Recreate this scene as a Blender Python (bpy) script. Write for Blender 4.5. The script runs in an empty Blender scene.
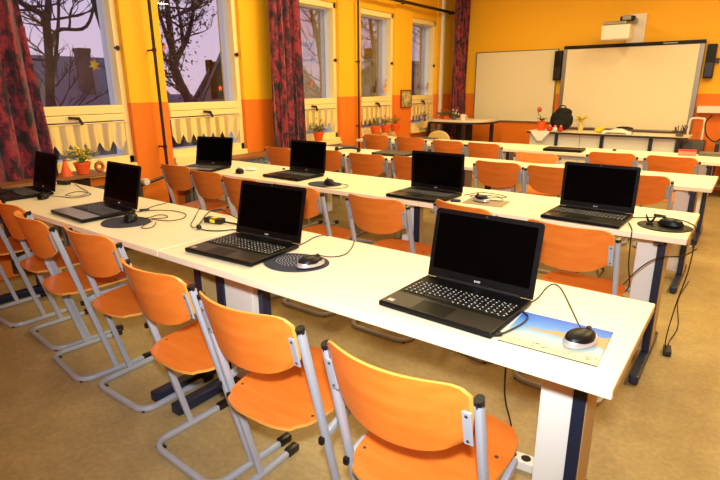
import bpy, bmesh, math, random
from mathutils import Vector, Matrix
random.seed(7)
S = bpy.context.scene
COL = S.collection
PI = math.pi

# ------------------------------------------------------------------ camera
yaw, pitch, roll = 0.6427, 0.2864, -0.0072
fwd = Vector((-math.sin(yaw)*math.cos(pitch), math.cos(yaw)*math.cos(pitch), -math.sin(pitch)))
rt = Vector((math.cos(yaw), math.sin(yaw), 0)); up = rt.cross(fwd)
c_, s_ = math.cos(roll), math.sin(roll)
r2 = rt*c_ + up*s_; u2 = up*c_ - rt*s_
cam = bpy.data.cameras.new('camera'); camo = bpy.data.objects.new('camera', cam); COL.objects.link(camo)
m = Matrix.Identity(4)
for i in range(3):
    m[i][0], m[i][1], m[i][2] = r2[i], u2[i], -fwd[i]
m[0][3], m[1][3], m[2][3] = 0.1608, -1.167, 1.4208
camo.matrix_world = m
cam.sensor_width = 36; cam.lens = 519.23*36/720; cam.clip_start = 0.02; cam.clip_end = 200
S.camera = camo

# ------------------------------------------------------------------ world and lights
w = bpy.data.worlds.new('dusk_sky'); S.world = w; w.use_nodes = True
nt = w.node_tree; bg = nt.nodes['Background']
tc = nt.nodes.new('ShaderNodeTexCoord'); sx = nt.nodes.new('ShaderNodeSeparateXYZ'); cr = nt.nodes.new('ShaderNodeValToRGB')
nt.links.new(tc.outputs['Generated'], sx.inputs[0]); nt.links.new(sx.outputs['Z'], cr.inputs[0]); nt.links.new(cr.outputs[0], bg.inputs[0])
cr.color_ramp.elements[0].position = 0.0; cr.color_ramp.elements[0].color = (0.74, 0.55, 0.70, 1)
cr.color_ramp.elements[1].position = 0.35; cr.color_ramp.elements[1].color = (0.60, 0.55, 0.86, 1)
bg.inputs[1].default_value = 0.95

def area(name, loc, size, size_y, power, color, rot=(0, 0, 0)):
    L = bpy.data.lights.new(name, 'AREA'); L.shape = 'RECTANGLE'; L.size = size; L.size_y = size_y
    L.energy = power; L.color = color
    o = bpy.data.objects.new(name, L); o.location = loc; o.rotation_euler = rot; COL.objects.link(o); return o
WARM = (1.0, 0.83, 0.41)
lamp_xy = [(-2.9, 0.2), (-0.7, 0.2), (-2.9, 2.7), (-0.7, 2.7), (-2.9, 5.2), (-0.7, 5.2), (1.0, 2.7), (1.0, 5.2)]
for i, (lx, ly) in enumerate(lamp_xy):
    area('ceiling_lamp_light', (lx, ly, 3.10), 0.25, 1.3, (36 if ly > 4 else 50) if ly > 1 else 12, WARM) if lx < 0 else area('ceiling_lamp_light', (lx, ly, 3.10), 0.25, 1.3, 85 if ly < 3 else 45, WARM)
# the photographer's flash, just above the lens
fl = bpy.data.lights.new('camera_flash', 'SPOT'); fl.energy = 300; fl.color = (0.90, 0.96, 1.0); fl.shadow_soft_size = 0.035
fl.spot_size = math.radians(110); fl.spot_blend = 0.8
flo = bpy.data.objects.new('camera_flash', fl); flo.location = (0.17, -1.20, 1.60)
flo.rotation_euler = (fwd+Vector((0, 0, 0.14))).to_track_quat('-Z', 'Y').to_euler(); COL.objects.link(flo)

S.view_settings.view_transform = 'Standard'; S.view_settings.look = 'None'
S.view_settings.gamma = 1; S.view_settings.exposure = 0.0; S.view_settings.use_curve_mapping = False

# ------------------------------------------------------------------ materials
def lin(r, g, b):
    f = lambda c: (c/255/12.92) if c/255 <= 0.04045 else ((c/255+0.055)/1.055)**2.4
    return (f(r), f(g), f(b), 1)
def mat(name, col, rough=0.5, metal=0.0, spec=0.5, noise=None, bump=0.0, coat=0.0):
    """noise = (scale, second colour, stretch xyz)"""
    M = bpy.data.materials.new(name); M.use_nodes = True
    n = M.node_tree; b = n.nodes['Principled BSDF']
    b.inputs['Base Color'].default_value = col; b.inputs['Roughness'].default_value = rough
    b.inputs['Metallic'].default_value = metal; b.inputs['Specular IOR Level'].default_value = spec
    b.inputs['Coat Weight'].default_value = coat
    if noise or bump:
        t = n.nodes.new('ShaderNodeTexCoord'); mp = n.nodes.new('ShaderNodeMapping'); nz = n.nodes.new('ShaderNodeTexNoise')
        sc, c2, st = noise if noise else (60, col, (1, 1, 1))
        mp.inputs['Scale'].default_value = st
        n.links.new(t.outputs['Object'], mp.inputs[0]); n.links.new(mp.outputs[0], nz.inputs['Vector'])
        nz.inputs['Scale'].default_value = sc; nz.inputs['Detail'].default_value = 5
        rp = n.nodes.new('ShaderNodeValToRGB'); n.links.new(nz.outputs['Fac'], rp.inputs[0])
        rp.color_ramp.elements[0].position = 0.35; rp.color_ramp.elements[1].position = 0.65
        rp.color_ramp.elements[0].color = col; rp.color_ramp.elements[1].color = c2
        n.links.new(rp.outputs[0], b.inputs['Base Color'])
        if bump:
            bp = n.nodes.new('ShaderNodeBump'); bp.inputs['Strength'].default_value = bump; bp.inputs['Distance'].default_value = 0.01
            n.links.new(nz.outputs['Fac'], bp.inputs['Height']); n.links.new(bp.outputs[0], b.inputs['Normal'])
    return M
def emit(name, col, strength):
    M = bpy.data.materials.new(name); M.use_nodes = True; n = M.node_tree
    b = n.nodes['Principled BSDF']; b.inputs['Emission Color'].default_value = col; b.inputs['Emission Strength'].default_value = strength
    return M

M = {}
def wall_mat(name, split=True, top=lin(246, 184, 34), low=lin(236, 122, 30)):
    # two coats of paint: yellow above 1.30 m, orange below
    Mx = mat(name, top, 0.55, spec=0.3); n = Mx.node_tree; b = n.nodes['Principled BSDF']
    t = n.nodes.new('ShaderNodeTexCoord'); g = n.nodes.new('ShaderNodeNewGeometry'); s = n.nodes.new('ShaderNodeSeparateXYZ')
    n.links.new(g.outputs['Position'], s.inputs[0])
    gt = n.nodes.new('ShaderNodeMath'); gt.operation = 'GREATER_THAN'; gt.inputs[1].default_value = 1.30
    n.links.new(s.outputs['Z'], gt.inputs[0])
    mx = n.nodes.new('ShaderNodeMix'); mx.data_type = 'RGBA'
    n.links.new(gt.outputs[0], mx.inputs[0]); mx.inputs[6].default_value = low; mx.inputs[7].default_value = top
    n.links.new(mx.outputs[2], b.inputs['Base Color'])
    nz = n.nodes.new('ShaderNodeTexNoise'); nz.inputs['Scale'].default_value = 90; n.links.new(t.outputs['Object'], nz.inputs['Vector'])
    bp = n.nodes.new('ShaderNodeBump'); bp.inputs['Strength'].default_value = 0.12; bp.inputs['Distance'].default_value = 0.01
    n.links.new(nz.outputs['Fac'], bp.inputs['Height']); n.links.new(bp.outputs[0], b.inputs['Normal'])
    return Mx
M['wall'] = wall_mat('wall_paint')
M['ceiling'] = mat('ceiling_paint', lin(225, 205, 160), 0.8)
# floor: mottled linoleum
def floor_mat():
    Mx = mat('linoleum', lin(196, 160, 92), 0.42, spec=0.35); n = Mx.node_tree; b = n.nodes['Principled BSDF']
    t = n.nodes.new('ShaderNodeTexCoord')
    n1 = n.nodes.new('ShaderNodeTexNoise'); n1.inputs['Scale'].default_value = 4; n1.inputs['Detail'].default_value = 8; n1.inputs['Roughness'].default_value = 0.7
    n2 = n.nodes.new('ShaderNodeTexNoise'); n2.inputs['Scale'].default_value = 45; n2.inputs['Detail'].default_value = 4
    for q in (n1, n2): n.links.new(t.outputs['Object'], q.inputs['Vector'])
    r1 = n.nodes.new('ShaderNodeValToRGB'); r1.color_ramp.elements[0].position = 0.35; r1.color_ramp.elements[1].position = 0.65
    r1.color_ramp.elements[0].color = lin(156, 134, 90); r1.color_ramp.elements[1].color = lin(176, 154, 106)
    r2_ = n.nodes.new('ShaderNodeValToRGB'); r2_.color_ramp.elements[0].position = 0.4; r2_.color_ramp.elements[1].position = 0.62
    r2_.color_ramp.elements[0].color = (0.86, 0.85, 0.83, 1); r2_.color_ramp.elements[1].color = (1, 1, 1, 1)
    n.links.new(n1.outputs['Fac'], r1.inputs[0]); n.links.new(n2.outputs['Fac'], r2_.inputs[0])
    mx = n.nodes.new('ShaderNodeMix'); mx.data_type = 'RGBA'; mx.blend_type = 'MULTIPLY'; mx.inputs[0].default_value = 1
    n.links.new(r1.outputs[0], mx.inputs[6]); n.links.new(r2_.outputs[0], mx.inputs[7]); n.links.new(mx.outputs[2], b.inputs['Base Color'])
    return Mx
M['floor'] = floor_mat()
M['desk'] = mat('cream_laminate', lin(238, 226, 196), 0.38, spec=0.4)
M['desk_edge'] = mat('beige_edging', lin(196, 168, 116), 0.45)
M['duct'] = mat('white_duct', lin(226, 225, 216), 0.5)
M['tan'] = mat('tan_side', lin(168, 140, 92), 0.45)
M['navy'] = mat('navy_black_steel', lin(22, 32, 54), 0.4)
M['ply'] = mat('orange_plywood', lin(214, 110, 34), 0.36, spec=0.5, noise=(4, lin(224, 122, 44), (1.0, 7.0, 7.0)), coat=0.2)
M['ply_edge'] = mat('plywood_edge', lin(216, 148, 62), 0.5)
M['tube'] = mat('grey_enamel_tube', lin(166, 172, 182), 0.38, metal=0.15)
M['cap'] = mat('black_plastic_cap', lin(20, 20, 22), 0.35)
M['screw'] = mat('screw_steel', lin(120, 118, 118), 0.3, metal=0.9)
M['black'] = mat('black_plastic', lin(13, 13, 14), 0.42, spec=0.25)
M['lapt'] = mat('laptop_black', lin(10, 10, 11), 0.4, spec=0.18)
M['palm'] = mat('palm_rest_brown_black', lin(34, 28, 24), 0.35)
M['palm_grey'] = mat('palm_rest_grey', lin(122, 118, 134), 0.3)
M['screen'] = mat('screen_glass', lin(2, 2, 2), 0.25, spec=0.04)
M['key'] = mat('keycap', lin(14, 14, 15), 0.45)
M['legend'] = mat('key_print', lin(205, 205, 205), 0.6)
M['silver'] = mat('silver_plastic', lin(190, 186, 184), 0.28, metal=0.5)
M['cable'] = mat('cable_black', lin(18, 16, 16), 0.5)
M['navy_pad'] = mat('navy_pad', lin(38, 42, 62), 0.75)
M['grey_pad'] = mat('grey_pad', lin(150, 130, 100), 0.7)
M['frame'] = mat('cream_window_paint', lin(246, 222, 150), 0.42)
M['reveal'] = mat('white_window_paint', lin(226, 230, 238), 0.5)
M['pole'] = mat('dark_pipe', lin(48, 36, 26), 0.4, metal=0.3)
M['white'] = mat('white_plastic', lin(232, 226, 212), 0.45)
M['board'] = mat('whiteboard', lin(236, 222, 186), 0.25, spec=0.5)
M['iboard'] = mat('interactive_surface', lin(240, 226, 190), 0.22, spec=0.5)
M['alu'] = mat('aluminium', lin(150, 146, 140), 0.35, metal=0.8)
M['bark'] = mat('bark', lin(62, 52, 48), 0.9, noise=(12, lin(38, 32, 32), (1, 1, 0.3)), bump=0.5)
M['twig'] = mat('twigs', lin(58, 48, 46), 0.9)
M['roof'] = mat('roof_tiles', lin(112, 104, 112), 0.8, noise=(20, lin(88, 82, 90), (1, 6, 1)))
M['brick'] = mat('brick_chimney', lin(104, 86, 82), 0.9, noise=(30, lin(70, 58, 58), (1, 1, 3)))
M['render'] = mat('house_render', lin(150, 146, 130), 0.9)
M['ground'] = mat('wet_ground', lin(70, 72, 60), 0.95, noise=(3, lin(90, 84, 70), (1, 1, 1)))
M['leaf'] = mat('leaf_green', lin(70, 96, 34), 0.6, noise=(20, lin(120, 128, 48), (1, 1, 1)))
M['ivy'] = mat('ivy_green', lin(66, 74, 46), 0.7, noise=(9, lin(92, 92, 58), (1, 1, 1)))
M['yleaf'] = mat('leaf_yellow_green', lin(186, 176, 60), 0.6)
M['red'] = mat('bright_red', lin(206, 40, 24), 0.5)
M['orange'] = mat('bright_orange', lin(244, 92, 20), 0.5)
M['terracotta'] = mat('terracotta', lin(226, 92, 40), 0.6)
M['soil'] = mat('soil', lin(50, 36, 26), 0.95)
M['yellow'] = mat('yellow_item', lin(240, 206, 40), 0.5)
M['wood'] = mat('brown_wood', lin(150, 96, 48), 0.5, noise=(8, lin(120, 74, 36), (1, 12, 1)))
M['dwood'] = mat('dark_wood', lin(44, 30, 22), 0.5)
M['radiator'] = mat('radiator_grey', lin(96, 92, 84), 0.5)
M['mosaic'] = mat('blue_mosaic', lin(34, 54, 84), 0.5, noise=(70, lin(150, 165, 170), (1, 1, 1)))
M['bag'] = mat('black_fabric', lin(14, 13, 14), 0.85)
M['paper'] = mat('white_paper', lin(240, 238, 226), 0.7)
M['pink'] = mat('pink_card', lin(236, 130, 110), 0.6)
M['pale'] = mat('pale_yellow_shell', lin(226, 196, 120), 0.5)
M['greyflat'] = mat('grey_brown_cover', lin(74, 66, 60), 0.5)
M['lamp'] = emit('lamp_diffuser', (1.0, 0.78, 0.5, 1), 3)

def glass_mat():
    Mx = bpy.data.materials.new('window_glass'); Mx.use_nodes = True; n = Mx.node_tree; n.nodes.clear()
    o = n.nodes.new('ShaderNodeOutputMaterial'); mx = n.nodes.new('ShaderNodeMixShader'); tr = n.nodes.new('ShaderNodeBsdfTransparent')
    gl = n.nodes.new('ShaderNodeBsdfGlossy'); gl.inputs['Roughness'].default_value = 0.02
    f = n.nodes.new('ShaderNodeFresnel'); f.inputs[0].default_value = 1.45
    sc_ = n.nodes.new('ShaderNodeMath'); sc_.operation = 'MULTIPLY'; sc_.inputs[1].default_value = 0.6
    n.links.new(f.outputs[0], sc_.inputs[0]); n.links.new(sc_.outputs[0], mx.inputs[0])
    n.links.new(tr.outputs[0], mx.inputs[1]); n.links.new(gl.outputs[0], mx.inputs[2]); n.links.new(mx.outputs[0], o.inputs[0])
    return Mx
M['glass'] = glass_mat()
def sheer_mat():
    Mx = mat('sheer_cream_fabric', lin(250, 216, 132), 0.8); n = Mx.node_tree; b = n.nodes['Principled BSDF']
    t = n.nodes.new('ShaderNodeTexCoord'); wv = n.nodes.new('ShaderNodeTexWave'); wv.bands_direction = 'Y'
    wv.inputs['Scale'].default_value = 2.6; wv.inputs['Distortion'].default_value = 2.0; wv.inputs['Detail'].default_value = 2
    n.links.new(t.outputs['Object'], wv.inputs['Vector'])
    rp = n.nodes.new('ShaderNodeValToRGB'); rp.color_ramp.elements[0].color = (0.5, 0.5, 0.5, 1); rp.color_ramp.elements[1].color = (0.97, 0.97, 0.97, 1)
    rp.color_ramp.elements[0].position = 0.25; rp.color_ramp.elements[1].position = 0.6
    n.links.new(wv.outputs['Fac'], rp.inputs[0]); n.links.new(rp.outputs[0], b.inputs['Alpha'])
    return Mx
M['sheer'] = sheer_mat()
def curtain_mat():
    Mx = mat('red_patterned_curtain', lin(150, 30, 34), 0.85); n = Mx.node_tree; b = n.nodes['Principled BSDF']
    t = n.nodes.new('ShaderNodeTexCoord'); mp = n.nodes.new('ShaderNodeMapping'); mp.inputs['Scale'].default_value = (1, 1, 0.62)
    n.links.new(t.outputs['Object'], mp.inputs[0])
    nz = n.nodes.new('ShaderNodeTexNoise'); nz.inputs['Scale'].default_value = 11; nz.inputs['Detail'].default_value = 8; nz.inputs['Roughness'].default_value = 0.72; nz.inputs['Distortion'].default_value = 0.3
    n.links.new(mp.outputs[0], nz.inputs['Vector'])
    rp = n.nodes.new('ShaderNodeValToRGB'); e = rp.color_ramp.elements
    e[0].position = 0.40; e[0].color = lin(26, 12, 22); e[1].position = 0.74; e[1].color = lin(190, 90, 50)
    for pos, c in ((0.46, lin(58, 24, 40)), (0.52, lin(112, 32, 48)), (0.57, lin(164, 48, 54)), (0.62, lin(84, 40, 62))):
        q = rp.color_ramp.elements.new(pos); q.color = c
    n.links.new(nz.outputs['Fac'], rp.inputs[0]); n.links.new(rp.outputs[0], b.inputs['Base Color'])
    b.inputs['Sheen Weight'].default_value = 0.2
    return Mx
M['curtain'] = curtain_mat()
def pad_picture_mat():
    # printed beach picture: blue sky on top, sand triangle, pale shore
    Mx = mat('beach_print', lin(120, 170, 225), 0.5); n = Mx.node_tree; b = n.nodes['Principled BSDF']
    t = n.nodes.new('ShaderNodeTexCoord'); s = n.nodes.new('ShaderNodeSeparateXYZ'); n.links.new(t.outputs['Object'], s.inputs[0])
    nz = n.nodes.new('ShaderNodeTexNoise'); nz.inputs['Scale'].default_value = 22; n.links.new(t.outputs['Object'], nz.inputs['Vector'])
    def mth(op, a, b_):
        q = n.nodes.new('ShaderNodeMath'); q.operation = op
        for i, v in enumerate((a, b_)):
            if isinstance(v, (int, float)): q.inputs[i].default_value = v
            else: n.links.new(v, q.inputs[i])
        return q.outputs[0]
    y = mth('ADD', s.outputs['Y'], mth('MULTIPLY', mth('SUBTRACT', nz.outputs['Fac'], 0.5), 0.03))
    rp = n.nodes.new('ShaderNodeValToRGB'); e = rp.color_ramp.elements
    n.links.new(mth('ADD', mth('MULTIPLY', y, 4.4), 0.5), rp.inputs[0])
    e[0].position = 0.10; e[0].color = lin(196, 190, 150); e[1].position = 0.98; e[1].color = lin(30, 92, 196)
    for pos, c in ((0.30, lin(182, 194, 180)), (0.50, lin(120, 164, 200)), (0.75, lin(66, 126, 206))):
        q = e.new(pos); q.color = c
    # sandbank wedge narrowing to the left
    wdg = mth('MULTIPLY', mth('ADD', s.outputs['X'], 0.10), 0.16)
    c0 = mth('ABSOLUTE', mth('SUBTRACT', y, mth('ADD', mth('MULTIPLY', s.outputs['X'], 0.10), 0.012)), 0)
    ins = mth('LESS_THAN', c0, wdg)
    mx = n.nodes.new('ShaderNodeMix'); mx.data_type = 'RGBA'; n.links.new(mth('MULTIPLY', ins, 0.85), mx.inputs[0])
    n.links.new(rp.outputs[0], mx.inputs[6]); mx.inputs[7].default_value = lin(200, 146, 60); n.links.new(mx.outputs[2], b.inputs['Base Color'])
    return Mx
M['beach'] = pad_picture_mat()

# ------------------------------------------------------------------ helpers
class MB:
    def __init__(s): s.b = bmesh.new()
    def box(s, x0, x1, y0, y1, z0, z1, bev=0.0, seg=2, mtx=None):
        t = bmesh.new(); bmesh.ops.create_cube(t, size=1)
        for v in t.verts: v.co = Vector(((x0+x1)/2+v.co.x*(x1-x0), (y0+y1)/2+v.co.y*(y1-y0), (z0+z1)/2+v.co.z*(z1-z0)))
        if bev: bmesh.ops.bevel(t, geom=t.edges[:], offset=bev, segments=seg, affect='EDGES', profile=0.6)
        return s._add(t, mtx)
    def _add(s, t, mtx=None):
        if mtx: bmesh.ops.transform(t, matrix=mtx, verts=t.verts)
        me = bpy.data.meshes.new('tmp'); t.to_mesh(me); s.b.from_mesh(me); bpy.data.meshes.remove(me); t.free(); return s
    def tube(s, pts, r, n=10, ry=None, cap=True, refn=None):
        """swept tube; r may be a list; ry = flattened second radius"""
        pts = [Vector(p) for p in pts]; N = len(pts); rings = []
        rs = r if isinstance(r, (list, tuple)) else [r]*N
        ref = Vector(refn) if refn else Vector((0, 0, 1))
        prev = None
        for i, p in enumerate(pts):
            d = (pts[min(i+1, N-1)]-pts[max(i-1, 0)]).normalized()
            if prev is None:
                a = ref-d*ref.dot(d)
                if a.length < 1e-3: a = Vector((1, 0, 0))-d*d.x
            else: a = prev-d*prev.dot(d)
            a.normalize(); prev = a; b = d.cross(a)
            r1 = rs[i]; r2q = ry if ry else r1
            rings.append([s.b.verts.new(p+a*math.cos(2*PI*k/n)*r1+b*math.sin(2*PI*k/n)*r2q) for k in range(n)])
        for i in range(N-1):
            for k in range(n):
                s.b.faces.new((rings[i][k], rings[i][(k+1) % n], rings[i+1][(k+1) % n], rings[i+1][k]))
        if cap:
            s.b.faces.new(rings[0][::-1]); s.b.faces.new(rings[-1])
        return s
    def flat(s, pts, wx, wy, bev=0.004, axis=(1, 0, 0)):
        """rectangular bar swept along pts; wx across axis, wy the other way"""
        pts = [Vector(p) for p in pts]; A = Vector(axis); N = len(pts); rings = []
        prof = []
        hx, hy = wx/2, wy/2
        for (sx_, sy_) in ((1, 1), (-1, 1), (-1, -1), (1, -1)):
            cx_, cy_ = sx_*(hx-bev), sy_*(hy-bev)
            base = math.atan2(sy_, sx_)
            for k in (-1, 0, 1):
                an = base+k*PI/4
                prof.append((cx_+bev*math.cos(an), cy_+bev*math.sin(an)))
        for i, p in enumerate(pts):
            d1 = (pts[i]-pts[i-1]).normalized() if i else None
            d2 = (pts[i+1]-pts[i]).normalized() if i < N-1 else None
            d = ((d1 or d2)+(d2 or d1)).normalized()
            a = (A-d*A.dot(d))
            if a.length < 0.1: a = Vector((0, 0, 1)).cross(d)
            a.normalize(); b = d.cross(a)
            rings.append([s.b.verts.new(p+a*q[0]+b*q[1]) for q in prof])
        n = len(prof)
        for i in range(N-1):
            for k in range(n): s.b.faces.new((rings[i][k], rings[i][(k+1) % n], rings[i+1][(k+1) % n], rings[i+1][k]))
        s.b.faces.new(rings[0][::-1]); s.b.faces.new(rings[-1]); return s
    def lathe(s, prof, cx=0, cy=0, n=24, mtx=None):
        t = bmesh.new(); rings = []
        for (r, z) in prof:
            rings.append([t.verts.new((cx+r*math.cos(2*PI*k/n), cy+r*math.sin(2*PI*k/n), z)) for k in range(n)])
        for i in range(len(rings)-1):
            for k in range(n): t.faces.new((rings[i][k], rings[i][(k+1) % n], rings[i+1][(k+1) % n], rings[i+1][k]))
        t.faces.new(rings[0][::-1]); t.faces.new(rings[-1]); return s._add(t, mtx)
    def prism(s, outline, z0, z1, bev=0, mtx=None):
        t = bmesh.new(); a = [t.verts.new((x, y, z0)) for x, y in outline]; b = [t.verts.new((x, y, z1)) for x, y in outline]
        n = len(a); t.faces.new(a[::-1]); t.faces.new(b)
        for k in range(n): t.faces.new((a[k], a[(k+1) % n], b[(k+1) % n], b[k]))
        if bev:
            es = [e for e in t.edges if abs(e.verts[0].co.z-e.verts[1].co.z) < 1e-6]
            bmesh.ops.bevel(t, geom=es, offset=bev, segments=2, affect='EDGES')
        return s._add(t, mtx)
    def grid(s, fn, nu, nv, thick=0.0):
        g = [[s.b.verts.new(fn(i/nu, j/nv)) for j in range(nv+1)] for i in range(nu+1)]
        for i in range(nu):
            for j in range(nv): s.b.faces.new((g[i][j], g[i+1][j], g[i+1][j+1], g[i][j+1]))
        return s
    def ball(s, c, r, sc=(1, 1, 1), seg=14):
        t = bmesh.new(); bmesh.ops.create_uvsphere(t, u_segments=seg, v_segments=max(6, seg//2), radius=r)
        for v in t.verts: v.co = Vector((c[0]+v.co.x*sc[0], c[1]+v.co.y*sc[1], c[2]+v.co.z*sc[2]))
        return s._add(t)
    def build(s, name, material, parent=None, smooth=False, loc=None, rz=0, solid=0, sub=0):
        bmesh.ops.recalc_face_normals(s.b, faces=s.b.faces)
        me = bpy.data.meshes.new(name); s.b.to_mesh(me); s.b.free()
        me.materials.append(material)
        if smooth:
            for p in me.polygons: p.use_smooth = True
            try: me.set_sharp_from_angle(angle=math.radians(42))
            except Exception: pass
        o = bpy.data.objects.new(name, me); COL.objects.link(o)
        if parent: o.parent = parent
        if loc is not None: o.location = loc
        o.rotation_euler.z = rz
        if solid:
            md = o.modifiers.new('solid', 'SOLIDIFY'); md.thickness = solid; md.offset = 0
        if sub:
            md = o.modifiers.new('sub', 'SUBSURF'); md.levels = sub; md.render_levels = sub
        return o
def tag(o, label, cat, group=None):
    o['label'] = label; o['category'] = cat
    if group: o['group'] = group
    return o
def empty(name, loc, rz=0, label=None, cat=None, group=None):
    o = bpy.data.objects.new(name, None); COL.objects.link(o); o.location = loc; o.rotation_euler.z = rz; o.empty_display_size = 0.1
    if label: tag(o, label, cat, group)
    return o
def struct(o): o['kind'] = 'structure'; return o
def copy_tree(o, parent=None):
    c = o.copy(); COL.objects.link(c)
    if parent: c.parent = parent
    for ch in list(o.children): copy_tree(ch, c)
    return c
def arc(cx, cy, r, a0, a1, n=6, z=0):
    return [(cx+r*math.cos(math.radians(a0+(a1-a0)*i/n)), cy+r*math.sin(math.radians(a0+(a1-a0)*i/n)), z) for i in range(n+1)]
def smoothpath(pts, k=6):
    P = [Vector(p) for p in pts]; P = [P[0]*2-P[1]]+P+[P[-1]*2-P[-2]]; out = []
    for i in range(1, len(P)-2):
        for j in range(k):
            t = j/k; a, b, c, d = P[i-1], P[i], P[i+1], P[i+2]
            out.append(0.5*((2*b)+(c-a)*t+(2*a-5*b+4*c-d)*t*t+(3*b-a-3*c+d)*t**3))
    out.append(P[-2]); return out
def text_mesh(name, body, size, material, parent, mtx, ext=0.0004):
    cu = bpy.data.curves.new(name, 'FONT'); cu.body = body; cu.size = size; cu.align_x = 'CENTER'; cu.align_y = 'CENTER'; cu.extrude = ext
    to = bpy.data.objects.new('tmp_text', cu); COL.objects.link(to)
    dg = bpy.context.evaluated_depsgraph_get(); me = bpy.data.meshes.new_from_object(to.evaluated_get(dg))
    bpy.data.objects.remove(to); bpy.data.curves.remove(cu)
    me.name = name; me.materials.clear(); me.materials.append(material); me.transform(mtx)
    o = bpy.data.objects.new(name, me); COL.objects.link(o)
    if parent: o.parent = parent
    return o

# ------------------------------------------------------------------ room shell
XW, YW, XR, YB, ZC = -4.33, 7.60, 2.6, -3.2, 3.15
struct(MB().box(XW-0.35, XR, YB, YW, -0.1, 0).build('floor', M['floor']))
struct(MB().box(XW-0.35, XR, YB, YW, ZC, ZC+0.1).build('ceiling', M['ceiling']))
struct(MB().box(XW-0.35, XR+0.1, YW, YW+0.15, 0, ZC).build('wall_front', M['wall']))
struct(MB().box(XR, XR+0.1, YB, YW, 0, ZC).build('wall_right', M['wall']))
struct(MB().box(XW-0.35, XR+0.1, YB-0.1, YB, 0, ZC).build('wall_back', M['wall']))
wins = [(0.48, 1.44), (1.82, 2.76), (3.44, 4.41), (4.89, 5.75), (6.23, 7.04)]
ZT, ZS = 2.45, 0.72
ZGT, ZGB = 2.37, 1.285
mb = MB(); prev = YB
for a, b in wins:
    mb.box(XW-0.35, XW, prev, a, 0, ZC, bev=0.012); mb.box(XW-0.33, XW-0.03, a, b, ZT, ZC); mb.box(XW-0.33, XW-0.05, a, b, 0, ZS); prev = b
mb.box(XW-0.35, XW, prev, YW, 0, ZC, bev=0.012)
struct(mb.build('wall_left', M['wall']))

def window(n, a, b):
    root = bpy.data.objects.new('window_%d' % n, None); COL.objects.link(root); root.location = (XW, (a+b)/2, ZS); struct(root)
    w2 = (b-a)/2; h = ZT-ZS
    f = MB()
    x0, x1 = -0.13, -0.05
    f.box(x0, x1, -w2, -w2+0.03, 0, h, 0.006); f.box(x0, x1, w2-0.05, w2, 0, h, 0.006)
    f.box(x0, x1, -w2, w2, h-0.07, h, 0.006)
    f.box(x0, x1+0.012, -w2+0.03, w2-0.05, ZGB-ZS-0.07, ZGB-ZS, 0.006)
    f.box(x0, x1+0.02, -w2+0.03, w2-0.05, ZGB-ZS-0.13, ZGB-ZS-0.074, 0.006)
    f.box(x0, x1, -w2, w2, 0.0, 0.12, 0.006)
    f.build('window_frame', M['frame'], root)
    s = MB()
    x0, x1 = -0.28, -0.131
    s.box(x0, x1, -w2+0.005, -w2+0.03, 0.09, h-0.02); s.box(x0, x1, w2-0.035, w2-0.005, 0.09, h-0.02); s.box(x0, x1, -w2+0.03, w2-0.035, h-0.08, h-0.02)
    s.box(x0, x1, -w2+0.03, w2-0.035, 0.06, 0.115); s.box(-0.22, x1, -w2+0.03, w2-0.035, ZGB-ZS-0.1, ZGB-ZS-0.01)
    s.build('window_reveal', M['reveal'], root)
    g = MB(); g.box(-0.215, -0.209, -w2+0.03, w2-0.035, 0.115, ZGB-ZS-0.1); g.box(-0.215, -0.209, -w2+0.03, w2-0.035, ZGB-ZS-0.01, h-0.08)
    g.build('window_pane', M['glass'], root)
    k = MB(); k.box(-0.05, 0.035, -w2+0.01, w2-0.01, -0.03, 0.0, 0.006); k.box(-0.05, 0.01, -w2+0.01, w2-0.01, 0.001, 0.055, 0.006)
    k.build('window_sill', M['frame'], root)
    hd = MB(); hz = ZGB-ZS-0.10
    hd.tube([(-0.04, 0.0, hz), (-0.01, 0.0, hz)], 0.012); hd.flat([(-0.008, -0.07, hz+0.01), (-0.008, 0.012, hz+0.004), (-0.008, 0.035, hz-0.05)], 0.014, 0.024, axis=(1, 0, 0))
    hd.build('window_handle', M['cap'], root)
    lt = MB(); lt.box(-0.05, -0.03, w2-0.04, w2-0.018, 1.74-ZS, 1.78-ZS, 0.004); lt.tube([(-0.04, w2-0.06, 1.76-ZS), (-0.04, w2-0.015, 1.76-ZS)], 0.01)
    lt.build('window_latch', M['cap'], root)
    # short sheer curtain with a zigzag hem
    zt = 1.135-ZS; npk = 7
    c = MB()
    def fn(u, v):
        y = -w2+0.04+u*(2*w2-0.10)
        ph = (u*npk) % 1.0
        tri = (abs(ph-0.5)*2)**1.8
        low = 0.895-ZS+0.085*tri
        z = zt+(low-zt)*v
        return Vector((-0.045+0.006*math.sin(u*npk*2*PI*2)*(0.3+0.7*v), y, z))
    c.grid(fn, npk*18, 6)
    q = c.build('cafe_curtain', M['sheer'], None, smooth=True)
    q.location = root.location
    rod = MB().tube([(-0.045, -w2+0.03, zt+0.004), (-0.045, w2-0.03, zt+0.004)], 0.006).build('curtain_rod', M['frame'], q)
    return root, q
cafe_words = ['nearest window', 'second window behind the laptop', 'middle window beside the long red curtain', 'fourth window above the orange planters', 'farthest window by the corner']
for i, (a, b) in enumerate(wins):
    r_, q = window(i+1, a, b)
    tag(q, 'sheer cream short curtain with zigzag hem on the ' + cafe_words[i], 'curtain', 'short sheer curtains on the lower panes')

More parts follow.
